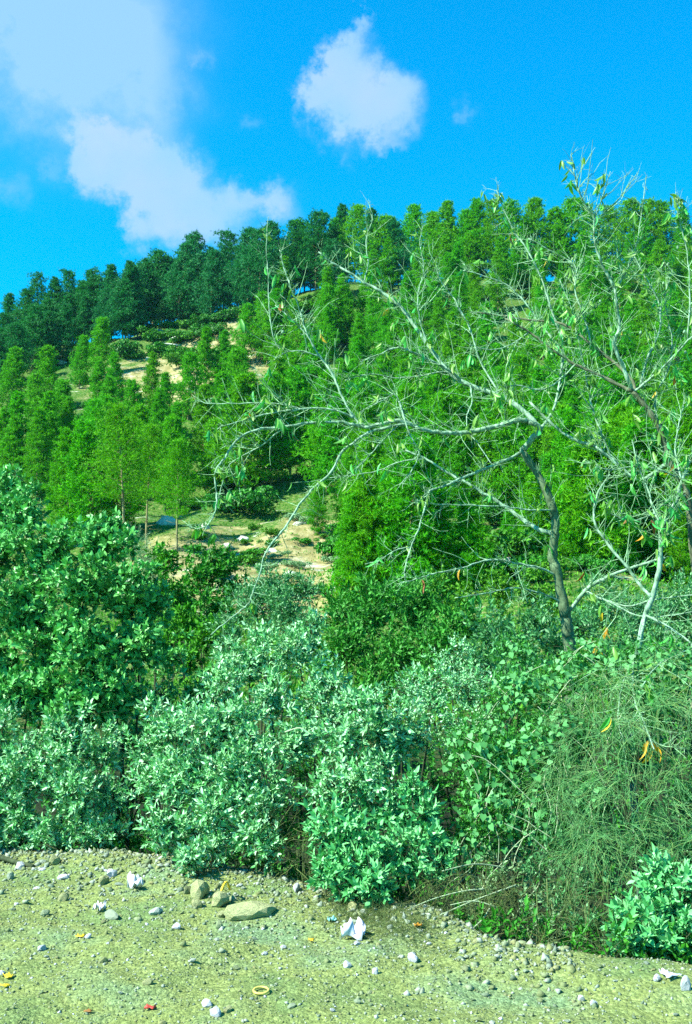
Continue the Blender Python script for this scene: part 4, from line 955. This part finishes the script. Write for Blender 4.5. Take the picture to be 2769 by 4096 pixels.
LM = [('the long flat slab', 252, 909), ('the rounded pale boulder', 201, 889), ('the crumpled paper on the rubble', 136, 889), ('the crumpled tissue', 354, 939), ('the plastic ring', 261, 993), ('the red scrap', 150, 1010),
      ('the wooden pole', 25, 866), ('the white triangular sheet', 667, 977), ('the pointed white stone right of centre', 413, 957), ('the yellow leaf on the left', 80, 938), ('the white wrapper on the left', 99, 912),
      ('the two yellow scraps', 7, 984), ('the lower right white pebbles', 587, 1000), ('the gravel below the dark hollow', 500, 975), ('the bottom edge centre', 380, 1015), ('the small turquoise scrap', 332, 922)]
for li in range(len(LM)):
    for cl in ('whitish', 'greenish tan'):
        near = sorted([((px-LM[li][1])**2+(py-LM[li][2])**2, o.name, o) for o, px, py, c in STN if c == cl and min(range(len(LM)), key=lambda j: (px-LM[j][1])**2+(py-LM[j][2])**2) == li])
        for r, (_, _, o) in enumerate(near): o['label'] = 'small %s stone, %s nearest to %s' % (cl, ordinal(r+1), LM[li][0])
def pebbles(n, lo, hi, xr, tfun, name, label, mat, k):
    g = [rock_mesh(400+i, M[mat], .65, .4, 1) for i in range(1)]
    base = np.array([[1, 0, 0], [-1, 0, 0], [0, 1, 0], [0, -1, 0], [0, 0, 1], [0, 0, -1.]])
    tf = np.array([[0, 2, 4], [2, 1, 4], [1, 3, 4], [3, 0, 4], [2, 0, 5], [1, 2, 5], [3, 1, 5], [0, 3, 5]])
    # chamfered octahedra: 14 triangles would do, 8 are enough at this size
    x = rng.uniform(*xr, n); t = tfun(n); y = edge(x)+t; s = lo*(hi/lo)**(rng.uniform(size=n)**2.2)
    z = G(x, y)+s*.2; V = np.broadcast_to(base, (n, 6, 3)).copy()*rng.uniform(.6, 1.3, (n, 6, 1))*np.array([1.15, 1, .75])+rng.normal(size=(n, 6, 3))*.16
    V = np.einsum('nij,nkj->nki', basis(rng.normal(size=(n, 3))*.5+[0, 0, 1.]), V)*s[:, None, None]+np.stack([x, y, z], 1)[:, None]
    F = tf[None]+(np.arange(n)*6)[:, None, None]
    tag(ob(name, me_np(name, V.reshape(-1, 3), F.reshape(-1, 3), M[mat])), label, 'gravel', kind='stuff')
pebbles(28000, .003, .013, (-3.6, 3.2), lambda n: rng.uniform(-4.1, .25, n), 'loose_gravel', 'loose fine gravel scattered over the verge', 'stone', 0)
pebbles(5200, .006, .030, (-3.4, 1.2), lambda n: np.clip(-rng.gamma(1.4, .33, n)+.2, -3, .3), 'rubble', 'coarser rubble banked along the foot of the bushes', 'stone', 1)
pebbles(900, .004, .013, (-3.6, 3.2), lambda n: rng.uniform(-4.1, .2, n), 'white_chips', 'white limestone chips strewn in the gravel', 'white_stone', 2)

def sheet(name, px, py, w, h, mat, label, cat, seed=0, crumple=.35, n=7, lift=.006, tri=False):
    """crumpled flat scrap lying on the ground"""
    x, y, z = gpos(px, py); s = y/FPX; g = np.random.default_rng(500+seed); w, h = w*s, h*s*2.2
    uu, vv = np.meshgrid(np.linspace(-.5, .5, n), np.linspace(-.5, .5, n))
    X = uu*w*(1 if not tri else (1-(vv+.5)*.8))+g.normal(size=uu.shape)*w*.05; Y = vv*h+g.normal(size=uu.shape)*h*.05; Z = np.abs(g.normal(size=uu.shape))*crumple*min(w, h)+lift
    V = np.stack([X, Y, Z], -1).reshape(-1, 3); F = []
    for i in range(n-1):
        for j in range(n-1):
            a = i*n+j; F += [[a, a+1, a+n+1], [a, a+n+1, a+n]]
    me = me_np(name, V, np.array(F), M[mat]); o = ob(name, me, None, (x, y, z+.002), (0, 0, g.uniform(-.5, .5)))
    md = o.modifiers.new('thickness', 'SOLIDIFY'); md.thickness = .0015
    return tag(o, label, cat)
sheet('crumpled_paper', 136, 889, 13, 5, 'paper', 'crumpled white paper on the rubble left of the boulders', 'litter', 1, .5)
sheet('white_wrapper', 99, 912, 10, 4, 'paper', 'white lump of litter on the left gravel', 'litter', 2, .5)
sheet('crumpled_tissue', 354, 939, 20, 8, 'paper', 'crumpled white tissue on the dry grass patch at centre', 'litter', 3, .45)
sheet('white_sheet', 667, 977, 16, 8, 'paper', 'white triangular sheet leaning in the lower right corner', 'litter', 4, .12, 6, .01, True)
sheet('cyan_scrap', 332, 922, 8, 4, 'cyan_scrap', 'small turquoise scrap by the dry grass patch', 'litter', 5, .3)
sheet('yellow_leaf', 80, 938, 9, 2, 'yellow_leaf', 'yellow dead leaf on the left gravel', 'leaf', 6, .3, 5)
sheet('yellow_scrap', 8, 979, 8, 3, 'yellow_scrap', 'upper of two yellow scraps at the left edge', 'litter', 7, .3, 5)
sheet('yellow_scrap', 5, 988, 8, 3, 'yellow_scrap', 'lower of two yellow scraps at the left edge', 'litter', 8, .3, 5)
sheet('red_scrap', 150, 1010, 10, 3, 'red_scrap', 'dull red scrap near the bottom edge', 'litter', 9, .3, 5)
sheet('brown_leaf', 88, 1013, 8, 2, 'brown_leaf', 'thin reddish brown leaf at the bottom left', 'leaf', 10, .2, 5)
sheet('orange_leaf', 215, 866, 9, 6, 'orange_scrap', 'bright orange leaf under the large mint bush', 'leaf', 11, .5, 6, .02)
sheet('yellow_leaf', 311, 942, 5, 2, 'yellow_leaf', 'tiny yellow leaf left of the crumpled tissue', 'leaf', 12, .3, 5)
sheet('yellow_leaf', 418, 928, 7, 3, 'yellow_leaf', 'yellow leaf at the edge of the dry grass right of centre', 'leaf', 13, .3, 5)
x, y, z = gpos(220, 897)
th = np.linspace(0, 3.0, 9); V, F = tube(np.stack([.035*np.sin(th*.4)+np.zeros(9), -.10+.022*np.arange(9)*.9, .075*np.sin(th)+.012], 1), .006, 4); V[:, 0] *= 1.5
tag(ob('yellow_strip', me_np('yellow_strip', V, F, M['yellow_scrap']), None, (x+.01, y-.02, z+.015)), 'curved yellow strip draped over a boulder', 'litter')
x, y, z = gpos(261, 993); a = np.linspace(0, 6.283, 25)
V, F = tube(np.stack([.036*np.cos(a), .036*np.sin(a), .008+0*a], 1), .006, 5, False)
tag(ob('plastic_ring', me_np('plastic_ring', V, F, M['ring'], True), None, (x, y, z+.004), (.12, 0, 0)), 'tan plastic ring lying in the gravel near the bottom', 'litter')
def pole(name, pts, r, mat, label, cat, lift=0.):
    W = []
    for px, py, up in pts:
        x, y, z = gpos(px, py); W.append([x, y, z+up+lift])
    W = catmull(W, 4); O = W[0].copy()
    tag(ob(name, me_np(name, *tube(W-O, np.linspace(r, r*.7, len(W)), 7), M[mat], True), None, O), label, cat)
pole('wooden_pole', [(-30,855,.03),(0,861,.025),(16,865,.022),(33,869,.018)], .022, 'bush_bark', 'grey wooden pole lying at the far left below the low bush', 'pole')
def stick(pts, Y0, Y1, r, label):
    n = len(pts); W = catmull([at(px, py, Y0+(Y1-Y0)*i/(n-1)) for i, (px, py) in enumerate(pts)], 5); O = W[0].copy()
    o = ob('dead_branch', me_np('dead_branch', *tube(W-O, np.linspace(r, r*.5, len(W)), 5), M['pale_twig'], True), None, O); tag(o, label, 'branch')
stick([(507,868),(475,864),(442,871)], 6.7, 6.5, .006, 'pale dead stem arching highest beside the bright central bush')
stick([(485,889),(464,891),(436,898),(408,909)], 6.5, 6.45, .006, 'pale dead stem sloping down to the gravel beside the bright bush')
stick([(516,885),(475,900),(440,915)], 6.4, 6.3, .006, 'straight pale dead stem crossing the dark hollow')
stick([(496,907),(474,901),(450,905)], 6.3, 6.3, .005, 'short bent dead stem over the dark hollow')
stick([(490,908),(480,922),(457,940)], 6.3, 6.15, .006, 'dead stem pointing down left to the gravel edge')
stick([(390,762),(415,748),(430,764)] if False else [(285,732),(300,728),(312,735)], 7.4, 7.3, .006, 'pale bare twig poking out between the two central bushes')
# dry grass patch
n = 2600; px = rng.normal(372, 30, n); t = rng.normal(-.42, .24, n); x = (px-346)/FPX*6.4; y = edge(x)+t; P = np.stack([x, y, G(x, y)], 1)
V, F, _ = strands(P, rng.normal(size=(n, 3))*[1, 1, .3]+[.2, -.2, .35], rng.uniform(.04, .14, n), .0012, 3, .5, .2)
tag(ob('dry_grass', me_np('dry_grass', V, F, M['dry'])), 'patch of flattened dry grass on the gravel below the bright bush', 'grass', kind='stuff')

# ------------------------------------------------------------------ undergrowth filling the gully
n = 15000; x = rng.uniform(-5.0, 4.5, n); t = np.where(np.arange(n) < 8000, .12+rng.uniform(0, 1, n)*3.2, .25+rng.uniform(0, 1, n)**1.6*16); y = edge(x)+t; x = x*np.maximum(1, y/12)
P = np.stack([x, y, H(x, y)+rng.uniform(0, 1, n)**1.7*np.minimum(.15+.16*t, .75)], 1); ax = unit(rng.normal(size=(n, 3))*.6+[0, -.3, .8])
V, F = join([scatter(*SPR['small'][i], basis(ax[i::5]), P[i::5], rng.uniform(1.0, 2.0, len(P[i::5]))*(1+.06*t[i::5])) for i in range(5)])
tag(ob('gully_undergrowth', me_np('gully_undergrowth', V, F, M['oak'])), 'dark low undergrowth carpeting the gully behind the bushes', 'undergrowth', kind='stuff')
bush('gully_bush', [(600,612,15,28),(640,618,14,30),(682,612,15,34),(575,628,13,24),(660,645,12,30),(700,650,12,34),(620,650,12,26)], gb(640, 14.5), 'small', 'olive',
     'soft green bush in the gully right of the almond trunk', .6, spr_scale=1.9)
bush('gully_bush', [(465,600,19,26),(500,592,20,26),(535,598,19,24),(440,590,21,20),(555,605,18,18)], gb(500, 19.5), 'oak', 'scrub',
     'yellow green bush in the gully left of the almond trunk', .7)
bush('shade_bush', [(120,800,9.4,22),(130,840,9.2,20),(100,850,9.1,18),(60,860,9.1,18),(10,860,9.2,20),(145,790,9.3,20),(150,835,8.9,16)], gb(100, 9.5), 'small', 'fine',
     'low dark bush in the shaded gap behind the left bushes', .9, spr_scale=1.2)

# the hedge goes on past both edges of the picture
bush('mastic_bush', [(740,800,6.9,44),(760,740,7.2,46),(800,820,6.7,44),(735,880,6.3,34),(820,750,7.2,46),(790,890,6.2,34),(860,820,6.8,46)], gb(775, 7.4), 'lentisk', 'lentisk',
     'bush continuing the hedge just beyond the right edge', .7)
bush('gully_bush', [(760,640,12,44),(830,650,12,46),(800,600,15,40),(880,630,13,46)], gb(810, 13), 'small', 'olive', 'green bush in the gully beyond the right edge', .5, spr_scale=1.9)
bush('broadleaf_bush', [(-90,640,9.2,52),(-110,740,9.0,52),(-80,800,8.7,44),(-140,690,9.2,50),(-70,560,9.5,40)], gb(-100, 9.6), 'broad', 'broad', 'broad-leaved bush continuing past the left edge', .7)

# ------------------------------------------------------------------ thin air haze over the valley
hm = bpy.data.materials.new('haze_air'); hm.use_nodes = True; ht = NT(hm.node_tree); ht.t.nodes.clear()
pv = ht.n('ShaderNodeVolumePrincipled', i_Color=(.30, .75, 1., 1), i_Density=.00006, i_Anisotropy=.0); ho = ht.n('ShaderNodeOutputMaterial'); ht.link(pv.outputs[0], ho.inputs['Volume'])
V = np.array([[x, y, z] for x in (-4100, 4100) for y in (-4100, 6100) for z in (-4., 110.)]); F = np.array([[0, 1, 3, 2], [4, 6, 7, 5], [0, 4, 5, 1], [2, 3, 7, 6], [0, 2, 6, 4], [1, 5, 7, 3]])
tag(ob('haze', me_np('haze', V, F, hm)), 'thin bluish air haze filling the valley', 'haze', kind='stuff')
